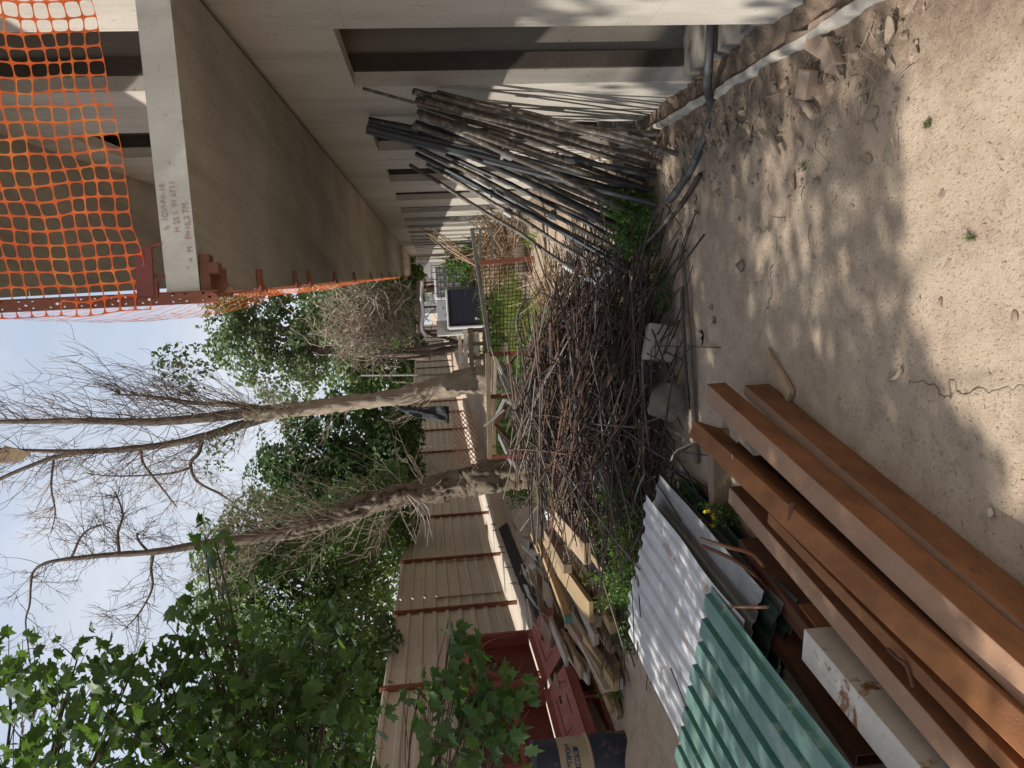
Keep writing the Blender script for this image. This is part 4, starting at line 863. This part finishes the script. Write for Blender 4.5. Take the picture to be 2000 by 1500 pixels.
tree('broadleaf_tree','green bush hanging over the fence top behind the peeling trunk',(-5.2,18,0),[(A(700,1010,18),(1.0,1.,.9)),(A(770,1000,18),(1.2,.9,.6)),(A(735,1100,17),(1.2,.9,.7)),(A(640,1050,18),(.9,.9,.9))],8000,.065,'leafmid',.12,'trees beyond the fence')
tree('pale_tree','pale green airy tree with visible limbs right of the split dead trunk',A(740,700,30)*1.0-Vector((0,0,2.)),[(A(440,640,30),(1.5,1.3,1.0)),(A(500,600,30),(1.5,1.3,1.4)),(A(560,640,30),(1.5,1.3,1.3)),(A(480,690,30),(1.3,1.3,1.2)),(A(600,680,30),(1.4,1.2,1.2)),(A(450,580,31),(1.,1.,1.3)),(A(560,730,30),(1.2,1.2,1.6)),(A(660,640,31),(1.7,1.3,1.2))],7500,.12,'leafpale',.22,'trees beyond the fence',.12,fork=.75)
tree('pale_tree','mid green tree crown at the far end by the balcony edge',(5.5,42,0),[(A(640,590,42),(2.2,2,1.5)),(A(690,610,42),(2.4,2,1.6)),(A(700,570,44),(2.0,2,1.6)),(A(760,600,40),(2.4,2,1.3)),(A(800,560,44),(1.8,2,1.0))],6000,.22,'leafmid',.25,'trees beyond the fence',.02)
tree('dark_tree','far green thicket seen over the distant fence left of the utility pole',(.5,52,0),[(A(760,740,50),(2.8,2,2.2)),(A(800,700,52),(2.8,2,1.2)),(A(690,745,50),(2.3,2,2)),(A(790,770,50),(2.6,2,1.5)),(A(720,690,52),(2.2,2,1.8)),(A(795,650,52),(2.6,2,1.))],6500,.24,'leafmid',.25,'trees beyond the fence',-.02)
# tan twiggy bush tree
tw=thing('twiggy_tree',A(800,640,27)*1.0-Vector((0,0,1.6)),'tan leafless twiggy tree in front of the far greenery','tree')
b=MB(); c0=A(860,690,26)
for i in range(5): limb(b,Vector((c0.x+.1*i,c0.y,.1)),A(U(700,760),U(580,700),26),.08,.02,.2)
b.obj('trunk','bark',tw,smooth=True)
b=MB()
for i in range(1500):
    c=A(random.gauss(725,45),random.gauss(625,40),26+U(-1.2,1.2)); 
    d=rv(1.).normalized(); L=U(.4,1.1); P=[c,c+d*L*.5+rv(.12),c+d*L+rv(.25)]; b.tube(P,[.013,.010,.006],3,False)
b.obj('twigs','twig',tw)
b=MB(); blobleaves(b,A(690,610,27),(1.6,1,1.6),700,.12); blobleaves(b,A(760,610,26.5),(1.5,1,1.),400,.1); b.obj('leaves','leafpale',tw)
# ------------------------------------------------------------------ dead trees
def stem(b,pts,k=5,lump_=.0,n=12):
    P=[at(px,py,Y) for px,py,Y,r in pts]; Q=spline(P,k); m=len(Q); rs_=[]
    for i in range(m):
        u=i/k; j=min(int(u),len(pts)-2); rs_.append(lerp(pts[j][3],pts[j+1][3],u-j)*(1+lump_*noise.noise(Vector((i*.9,pts[0][0],3)))))
    b.tube(Q,rs_,n); return Q,rs_
def rough(o,amp,fr):
    me=o.data
    for v in me.vertices:
        q=Vector((v.co.x*fr*2.2,v.co.y*fr*2.2,v.co.z*fr*.55)); nn=v.normal
        v.co+=nn*(amp*noise.noise(q)+amp*.6*noise.noise(q*2.7))
def spray(b,q,rs_,i0,i1,count,L,r=.006,upf=.9,out=None,sub=3,wob=.12,side=None):
    for k in range(count):
        i=random.randint(int(i0),int(i1)); i=max(0,min(i,len(q)-2)); p=q[i]; d=(q[i+1]-q[i]).normalized(); a=rv(1.); a=(a-d*a.dot(d)).normalized()
        if side is not None and random.random()<.8 and a.dot(side)<0: a=-a
        l=L*U(.4,1.25); P=[p]; v=(a*1.+d*U(.1,.8)).normalized()
        for s in range(5):
            v=(v+Vector((0,0,upf*.32))+rv(wob)).normalized(); P.append(P[-1]+v*l/5)
        b.tube(P,[r*(1-.15*s) for s in range(6)],4,False)
        for s in range(sub):
            j=random.randint(2,4); pp=P[j]; v2=(v+rv(.9)).normalized(); l2=l*U(.2,.45); b.tube([pp,pp+v2*l2*.5+rv(.04),pp+(v2+Vector((0,0,.4*upf))).normalized()*l2],[r*.6,r*.5,r*.35],3,False)
Y1=14.
d1=thing('dead_tree',at(955,735,Y1)-Vector((0,0,.55)),'tall split dead tree with two stripped upright stems and a torn black bag','dead tree')
b=MB(); base=at(955,738,Y1)
q0,r0=stem(b,[(1030,742,Y1,.32),(945,742,Y1,.27),(880,752,Y1,.20),(800,771,Y1,.165),(700,785,Y1,.14),(600,797,Y1,.125),(520,806,Y1,.13),(480,812,Y1,.11)],12,.12,28)
o=b.obj('trunk','bareWood',d1,smooth=True); rough(o,.05,3.5); rough(o,.02,12.)
b=MB(); qa,ra=stem(b,[(560,798,Y1,.10),(470,808,Y1,.10),(400,816,Y1,.085),(300,824,Y1,.07),(180,822,Y1,.06),(60,823,Y1,.045),(-60,824,Y1,.03)],6,.2,9)
qb,rb=stem(b,[(540,808,Y1,.10),(470,830,Y1,.085),(400,852,Y1,.07),(300,872,Y1,.06),(170,882,Y1,.05),(60,880,Y1,.03),(-40,876,Y1,.025)],6,.2,9)
qc,rc=stem(b,[(190,880,Y1,.045),(110,893,Y1,.04),(40,918,Y1,.035),(-20,945,Y1,.03)],5,.2,7)
qd,rd=stem(b,[(395,855,Y1,.04),(388,885,Y1,.035),(372,905,Y1,.03),(385,940,Y1,.025),(430,965,Y1,.02),(460,985,Y1,.012)],4,.2,6)
qe,re=stem(b,[(275,873,Y1,.03),(280,905,Y1,.022),(310,945,Y1,.018),(345,990,Y1,.01)],4,.2,6)
qf,rf=stem(b,[(376,912,Y1,.025),(330,925,Y1,.02),(230,930,Y1,.014),(170,925,Y1,.008)],4,.2,6)
qg,rg=stem(b,[(520,800,Y1,.06),(460,790,Y1,.05),(390,788,Y1,.04),(300,775,Y1,.025),(220,770,Y1,.015)],5,.2,7)
qh,rh=stem(b,[(106,888,Y1,.022),(100,950,Y1,.018),(108,1000,Y1,.012),(100,1040,Y1,.008)],4,.2,6)
b.obj('upper_stems','bark',d1,smooth=True)
rgt=RT.copy()
b=MB(); spray(b,qa,ra,4,len(qa)-1,130,1.6,.007,1.0,side=rgt,sub=4,wob=.2); spray(b,qg,rg,2,len(qg)-1,70,1.35,.007,1.0,side=rgt,sub=4,wob=.2); spray(b,qb,rb,4,len(qb)-1,60,1.1,.008,.7,side=-rgt,sub=4); b.obj('twigs','twigdark',d1)
b=MB(); 
for q,r_ in ((qc,rc),(qd,rd),(qe,re),(qf,rf),(qh,rh)): spray(b,q,r_,1,len(q)-1,34,.7,.006,.3,sub=5,wob=.3)
b.obj('twigs','twig',d1)
b=MB(); spray(b,q0,r0,4*12,len(q0)-1,40,.9,.005,.4,sub=4,wob=.35); spray(b,q0,r0,28,32,26,.9,.009,1.,side=-rgt,sub=1); spray(b,q0,r0,5*12,len(q0)-1,45,1.2,.006,.7,side=rgt,wob=.25); b.obj('side_shoots','twig',d1)
b=MB(); blobleaves(b,at(360,720,Y1),(.5,.4,.55),240,.05,.1); blobleaves(b,at(330,700,Y1),(.3,.3,.3),60,.06); blobleaves(b,at(425,880,Y1),(.6,.4,.4),140,.05,.1); blobleaves(b,at(560,770,Y1),(.5,.4,.6),160,.05,.1); b.obj('leaves','leafpale',d1)
b=MB()
V=[];n=12
for i in range(n+1):
    u=i/n
    for j in range(7):
        a=j/6-.5; w=.02+.17*u**.7; p=at(772+105*u,793+22*u+math.sin(u*5)*4,Y1-.35); V.append(p+RT*(-a*w*2*.8)+FW*(.09*noise.noise(Vector((u*4,a*6,1)))))
b.add(V,[(i*7+k,i*7+k+1,(i+1)*7+k+1,(i+1)*7+k) for i in range(n) for k in range(6)])
o=b.obj('torn_bag','bag',smooth=True,label='torn black plastic bag hanging from the split dead trunk',cat='bag'); o.modifiers.new('thickness','SOLIDIFY').thickness=.01
b=MB(); b.slab([at(10,870,Y1-.1),at(48,880,Y1-.1),at(60,886,Y1-.1),at(40,902,Y1-.1),at(-6,905,Y1-.1),at(-6,890,Y1-.1)],.015); b.obj('cardboard_sheet','wood',label='tan cardboard sheet caught high in the split dead tree',cat='cardboard')
Y2=11.
d2=thing('dead_tree',at(1020,920,Y2)-Vector((0,0,.4)),'leaning dead tree with peeling pale bark and thin bare crown','dead tree')
b=MB(); e0,f0=stem(b,[(1080,905,Y2,.25),(1015,920,Y2,.235),(950,932,Y2,.21),(880,948,Y2,.185),(800,965,Y2,.15),(720,985,Y2,.13),(650,1012,Y2,.115),(600,1028,Y2,.10),(540,1043,Y2,.085)],14,.22,32)
o=b.obj('trunk','peel',d2,smooth=True); rough(o,.075,4.5); rough(o,.03,14.)
b=MB(); e1,f1=stem(b,[(560,1038,Y2,.10),(500,1050,Y2,.085),(440,1058,Y2,.07),(385,1065,Y2,.06),(300,1078,Y2,.045),(200,1085,Y2,.035),(105,1096,Y2,.025),(72,1108,Y2,.018)],6,.2,9)
e2,f2=stem(b,[(75,1106,Y2,.018),(62,1125,Y2,.016),(58,1180,Y2,.013),(50,1215,Y2,.011),(58,1285,Y2,.008)],4,.2,6)
e3,f3=stem(b,[(233,1082,Y2,.022),(230,1040,Y2,.02),(240,1005,Y2,.016),(225,960,Y2,.009)],4,.2,6)
e4,f4=stem(b,[(300,1077,Y2,.025),(295,1110,Y2,.02),(297,1150,Y2,.015),(270,1200,Y2,.011),(240,1232,Y2,.007)],4,.2,6)
e5,f5=stem(b,[(140,1088,Y2,.018),(165,1040,Y2,.014),(215,1020,Y2,.008)],4,.2,6)
e6,f6=stem(b,[(290,1078,Y2,.02),(270,1055,Y2,.016),(268,1040,Y2,.01)],3,.2,6)
b.obj('upper_stem','bark',d2,smooth=True)
b=MB()
for q,r_,nn in ((e1,f1,70),(e2,f2,22),(e3,f3,44),(e4,f4,40),(e5,f5,30),(e6,f6,16)): spray(b,q,r_,2,len(q)-1,nn,.6,.0045,.25,sub=5,wob=.32)
b.obj('twigs','twigdark',d2)
b=MB(); spray(b,e0,f0,4*14,len(e0)-1,75,1.2,.0045,.5,sub=5,wob=.3); spray(b,e1,f1,0,12,60,1.15,.0045,.5,sub=5,wob=.3); spray(b,e0,f0,3*14,5*14,22,1.0,.009,.0,sub=3,wob=.15); b.obj('side_shoots','twig',d2)
b=MB(); 
for _ in range(6): P=[at(790,960,Y2-.1),at(U(780,840),U(990,1010),Y2-.5),at(U(800,850),U(1040,1075),Y2-.7)]; b.tube(spline(P,4),[.012*(1-.07*i) for i in range(9)],4)
b.obj('side_shoots','woodpale',d2)
# ------------------------------------------------------------------ near broadleaf tree, branches hanging into view from the left
LEAF=[(0,0),(.20,-.06),(.36,.02),(.40,.16),(.60,.30),(.44,.38),(.38,.44),(.50,.68),(.30,.66),(.20,.70),(.13,.86),(0,1.12),(-.13,.86),(-.20,.70),(-.30,.66),(-.50,.68),(-.38,.44),(-.44,.38),(-.60,.30),(-.40,.16),(-.36,.02),(-.20,-.06)]
def maple(b,p,s,d,n):
    d=d.normalized(); n=(n-d*n.dot(d)).normalized(); e=d.cross(n); cu=U(.0,.65)
    V=[p+(e*x+d*y)*s+n*(-cu*s*(abs(x)*.9+max(0,y-.4)*.6)) for x,y in LEAF]+[p+d*.42*s]
    k=len(LEAF); b.add(V,[(i,(i+1)%k,k) for i in range(k)])
SUN_EL,SUN_AZ=R(46),R(-13)         # azimuth: sun stands at -x, turned towards +y
SD=Vector((-math.cos(SUN_EL)*math.cos(SUN_AZ),math.cos(SUN_EL)*math.sin(SUN_AZ),math.sin(SUN_EL)))
def lit_keep(p):                  # crown shaped for the light: drops leaves that would shade the foreground
    s=p-SD*(p.z/SD.z); e=2.42+.10*noise.noise(Vector((s.x*2.,3,1)))+.06*noise.noise(Vector((s.x*7,9,1)))
    if s.x<.1: e-=(.1-s.x)*.85
    return s.y>e
mt=thing('maple_tree',(-4.6,4.6,0),'near broad-leaved tree whose leafy boughs hang in from the left edge','tree')
blobs=[]
def ib(px,py,Y,r,n): blobs.append((at(px,py,Y),Vector((r,r,r*.8)),n))
for px,py,Y,r,n in ((40,1440,5.0,.42,90),(70,1340,5.0,.32,60),(20,1290,5.2,.22,26),(120,1420,4.8,.42,80),(180,1370,4.8,.35,60),(150,1290,5.0,.22,18),(210,1460,4.6,.42,85),(270,1400,4.6,.4,80),(250,1330,4.8,.28,34),(330,1440,4.5,.42,90),(340,1350,4.7,.34,56),(400,1390,4.6,.42,90),(400,1270,4.8,.34,54),(370,1190,5.0,.2,18),(430,1200,5.0,.24,24),(420,1060,5.2,.2,14),(400,1045,5.3,.14,8),(470,1290,4.8,.34,60),(460,1440,4.4,.42,90),(530,1380,4.5,.42,85),(540,1460,4.3,.42,85),(600,1420,4.4,.4,80),(590,1330,4.6,.3,40),(650,1460,4.3,.36,70),(640,1240,5.0,.2,16),(700,1400,4.4,.28,36),(690,1330,4.6,.2,18),
    (820,1350,4.2,.16,10),(860,1330,4.2,.16,12),(900,1300,4.2,.14,10),(940,1340,4.1,.2,20),(900,1400,4.0,.26,34),(960,1400,4.0,.24,30),(1000,1390,4.0,.15,12),(880,1460,3.9,.3,48),(960,1470,3.9,.28,44),(1000,1320,4.1,.12,6),(905,1255,4.3,.1,8),(880,1240,4.3,.08,6)): ib(px,py,Y,r,n)
rs=random.Random(31)
for i in range(86):  # unseen leaf clusters added out of view to shade the yard
    y=rs.uniform(1.9,5.6); z=rs.uniform(2.6,5.4); sx=rs.uniform(-1.3,1.9); x=sx-z*math.cos(SUN_AZ)+rs.uniform(-.2,.2); yy=y+z*math.sin(SUN_AZ)*.9
    p=Vector((x,yy,z))
    v=p-EYE; w=v.dot(FW); u=v.dot(RT)/w*F_PX; vv=v.dot(DN)/w*F_PX
    if -800<u<760 and -1050<vv: 
        if not(u<-640): continue
    if w>.2 and (u>-760-.75*F_PX/w) and vv>-1010-.6*F_PX/w: continue
    blobs.append((p,Vector((.5,.5,.3)),90))
for i in range(10):  # further unseen clusters added towards the sun to keep the slab end shaded
    q=corner+fd*(i/9*1.1)+up*.05+SD*rs.uniform(3.4,4.6); blobs.append((q,Vector((.5,.5,.4)),60))
lb=MB(); tb=MB(); knot=Vector((-3.9,4.5,2.6)); limb(tb,(-4.6,4.6,0),knot,.16,.12,.05)
hubs=[Vector((-3.3,4.6,3.4)),Vector((-2.9,4.3,2.5)),Vector((-2.9,4.0,1.9)),Vector((-3.3,3.2,3.6)),Vector((-2.6,3.4,4.6)),Vector((-3.0,4.9,4.3))]
for h in hubs: limb(tb,knot,h,.06,.03,.15)
for c,r,n in blobs:
    h=min(hubs,key=lambda q:(q-c).length); Q=limb(tb,h,c,.016,.005,.14,4)
    for i in range(max(3,n//8)): 
        e=c+Vector((U(-r.x,r.x),U(-r.y,r.y),U(-r.z,r.z)))*.8
        if lit_keep(e): limb(tb,random.choice(Q[5:]),e,.004,.002,.15,2)
    for k in range(n):
        q=rv(1.)
        while q.length>1: q=rv(1.)
        p=c+Vector((q.x*r.x,q.y*r.y,q.z*r.z))
        if not lit_keep(p): continue
        d=(Vector((U(-1,1),U(-1,1),U(-1.1,.2)))); n_=Vector((U(-.6,.6)+.0,U(-.9,.4),U(.3,1))); maple(lb,p,random.choice((U(.045,.075),U(.065,.09),U(.08,.112))),d,n_)
tb.obj('branches','twigdark',mt,smooth=True); lb.obj('foliage','leafnear',mt)
# ------------------------------------------------------------------ weeds, grass, brush
def weed(name,c,rx,ry,h,n,s,label,m='weed',cat='weed',lean=.35,asp=.42):
    c=Vector(c); t=thing(name,c,label,cat); b=MB(); l=MB()
    for i in range(n):
        p=c+Vector((U(-rx,rx),U(-ry,ry),0)); p.z=max(0,gh(p.x,p.y)) if c.z<.2 else c.z; e=p+Vector((U(-lean,lean)*h,U(-lean,lean)*h,h*U(.5,1.1))); Q=spline([p,lerp(p,e,.5)+rv(h*.08),e],3); b.tube(Q,[.003]*len(Q),3,False)
        for q in Q[1:]:
            for _ in range(5): leafquad(l,q+rv(s*1.6),s*U(.6,1.3),asp=asp)
    b.obj('stems',m,t); l.obj('leaves',m,t); return t
weed('weed_clump',g(1275,430),.22,.14,.28,44,.022,'dark green weed clump growing at the feet of the leaning pipes')
weed('weed_clump',g(1225,395),.12,.1,.25,16,.02,'small feathery weed tuft between the leaning pipes')
weed('weed_clump',at(1210,1020,5.6)*1.-Vector((0,0,at(1210,1020,5.6).z)),.36,.30,.38,70,.022,'bright green bush between the scrap pile and the white sheets')
weed('weed_clump',at(1180,1075,5.9)*1.-Vector((0,0,at(1180,1075,5.9).z)),.42,.35,.42,80,.024,'leafy bright green bush beside the timber pile')
weed('weed_clump',g(1235,1180),.32,.35,.16,60,.018,'low weeds along the far edge of the white sheet')
weed('weed_clump',g(1365,985),.13,.1,.12,20,.016,'weeds sprouting at the corner of the sheet stack')
weed('weed_clump',g(1300,560),.18,.12,.08,26,.012,'low sparse weeds beside the right foot of the pile')
weed('weed_clump',g(1210,1330),.12,.15,.2,16,.018,'thin weed in front of the near timber ends')
for px,py,s,lab in ((1818,245,.02,'tiny green tuft in the sunlit dirt at upper right'),(1902,462,.02,'tiny green tuft in the middle of the sunlit dirt'),(1475,270,.05,'small grey green tuft near the root piece'),(1580,325,.022,'tiny tuft on the shaded dirt'),(1365,420,.05,'sparse tuft beside the diagonal bar'),(1400,625,.035,'tiny yellow green tuft by the black rag')):
    weed('grass_tuft',g(px,py),s*.4,s*.25,.018,4,.006,lab,'drygrass',cat='tuft',lean=.9,asp=.13)
fw_=weed('flower_plant',g(1440,1005),.05,.06,.17,9,.012,'small plant with yellow flowers between bearer and beams',cat='flower')
b=MB()
for i in range(9):
    c=g(1440,1005)+Vector((U(-.08,.05),U(-.06,.08),U(.13,.21)))
    for _ in range(6): leafquad(b,c+rv(.008),.009,asp=.8)
b.obj('flowers','flower',fw_)
b=MB(); rs=random.Random(4)
for i in range(15000):
    y=rs.uniform(9.6,20) if i%3 else rs.uniform(10,13.5); xm=wallx(y); x=rs.uniform(-1.9,xm-.5)
    if noise.noise(Vector((x*.9,y*.6,2)))<-.25: continue
    if x>.95+.1*y-.6 and rs.random()<.5: continue
    p=Vector((x,y,gh(x,y))); h=rs.uniform(.06,.2); d=Vector((rs.uniform(-.6,.6),rs.uniform(-.6,.6),1))*h; w=Vector((rs.uniform(-1,1),rs.uniform(-.3,.3),0)).normalized()*rs.uniform(.006,.014)
    b.add([p-w,p+w,p+d],[(0,1,2)])
b.obj('grass','grass',kind='stuff',label='sunlit green grass behind the mesh panel',cat='grass')
weed('weed_clump',(-.4,10.5,.1),.7,.9,.3,80,.03,'leafy weeds left of the trestle frame behind the pile')
weed('weed_clump',(-1.0,12.8,.1),.9,1.2,.45,90,.035,'tall weeds in front of the low wall by the lattice')
weed('weed_clump',(.95,15.5,.12),.9,1.6,.35,90,.035,'weeds growing among the broken pallets')
weed('bush',at(870,525,22)*1.-Vector((0,0,at(870,525,22).z)),.5,.6,.9,60,.06,'light green bush near the far end of the facade',cat='bush')
# brush heap and reeds
b=MB()
for i in range(330):
    y=U(11.5,16.5); x=wallx(y)-U(.2,.95); p=Vector((x,y,U(.05,.40))); d=Vector((U(-.9,.6),U(-.8,.8),U(-.1,.4))).normalized()*U(.4,1.0); b.tube([p,p+d*.5+rv(.06),p+d],[.011,.009,.006],4,False)
for i in range(7):
    a=at(U(930,960),U(515,525),13); c=wl(U(800,880),U(440,470),.2); b.tube([a,lerp(a,c,.5)+rv(.1),c],[.018,.014,.008],5)
b.obj('brush_heap','straw',kind='stuff',label='heap of dry tan branches piled against the far facade',cat='brush')
b=MB()
for i in range(90):
    p=at(U(985,1085),U(520,600),U(7.6,9.)); p.z=max(.04,min(p.z,.3)); d=Vector((U(-1,1),U(-.6,.6),U(-.15,.3))).normalized()*U(.25,.6); b.tube([p,p+d],[.007,.004],3,False)
b.obj('reed_litter','straw',kind='stuff',label='dry straw coloured reeds strewn behind the right of the pile',cat='reeds')
b=MB(); n=16; ck=at(1022,510,9.9); b.tube([ck+Vector((-.16,0,0)),ck+Vector((.16,.02,0))],.11,n); b.obj('log','bark',smooth=60,label='short cut log lying under the corner of the mesh panel',cat='log')
# ------------------------------------------------------------------ light and sky
w=bpy.data.worlds.new('World'); sc.world=w; w.use_nodes=True; t=w.node_tree; bg=t.nodes['Background']
sky=t.nodes.new('ShaderNodeTexSky'); sky.sky_type='NISHITA'; sky.sun_disc=False; sky.sun_elevation=SUN_EL; sky.sun_rotation=math.atan2(SD.x,SD.y); sky.air_density=1.2; sky.dust_density=1.5; sky.ozone_density=2
c=t.nodes.new('ShaderNodeTexCoord').outputs['Generated']; mp=t.nodes.new('ShaderNodeMapping'); mp.inputs['Scale'].default_value=(1,1,2.2); t.links.new(c,mp.inputs['Vector'])
n1=noi(t,1.7,7,.55,mp.outputs[0],.5); f=ramp(t,n1,[(.34,(.6,.6,.6)),(.58,(1,1,1))])
n2=noi(t,3.1,6,.55,mp.outputs[0],.3); cc=ramp(t,n2,[(.28,(2.25,2.48,2.85)),(.72,(3.4,3.52,3.78))])
t.links.new(mixc(t,mth(t,'MULTIPLY',f,.9),sky.outputs[0],cc),bg.inputs['Color']); bg.inputs['Strength'].default_value=.135
sl=bpy.data.lights.new('sun','SUN'); sl.energy=3.3; sl.angle=R(.8); sl.color=(1,.93,.82); so=bpy.data.objects.new('sun',sl); COL.objects.link(so); so.rotation_euler=SD.to_track_quat('Z','Y').to_euler(); so.location=(0,0,30)
sc.view_settings.view_transform='Standard'; sc.view_settings.look='None'; sc.view_settings.exposure=.85; sc.view_settings.gamma=1
sc.cycles.max_bounces=8; sc.cycles.diffuse_bounces=5; sc.cycles.sample_clamp_indirect=6
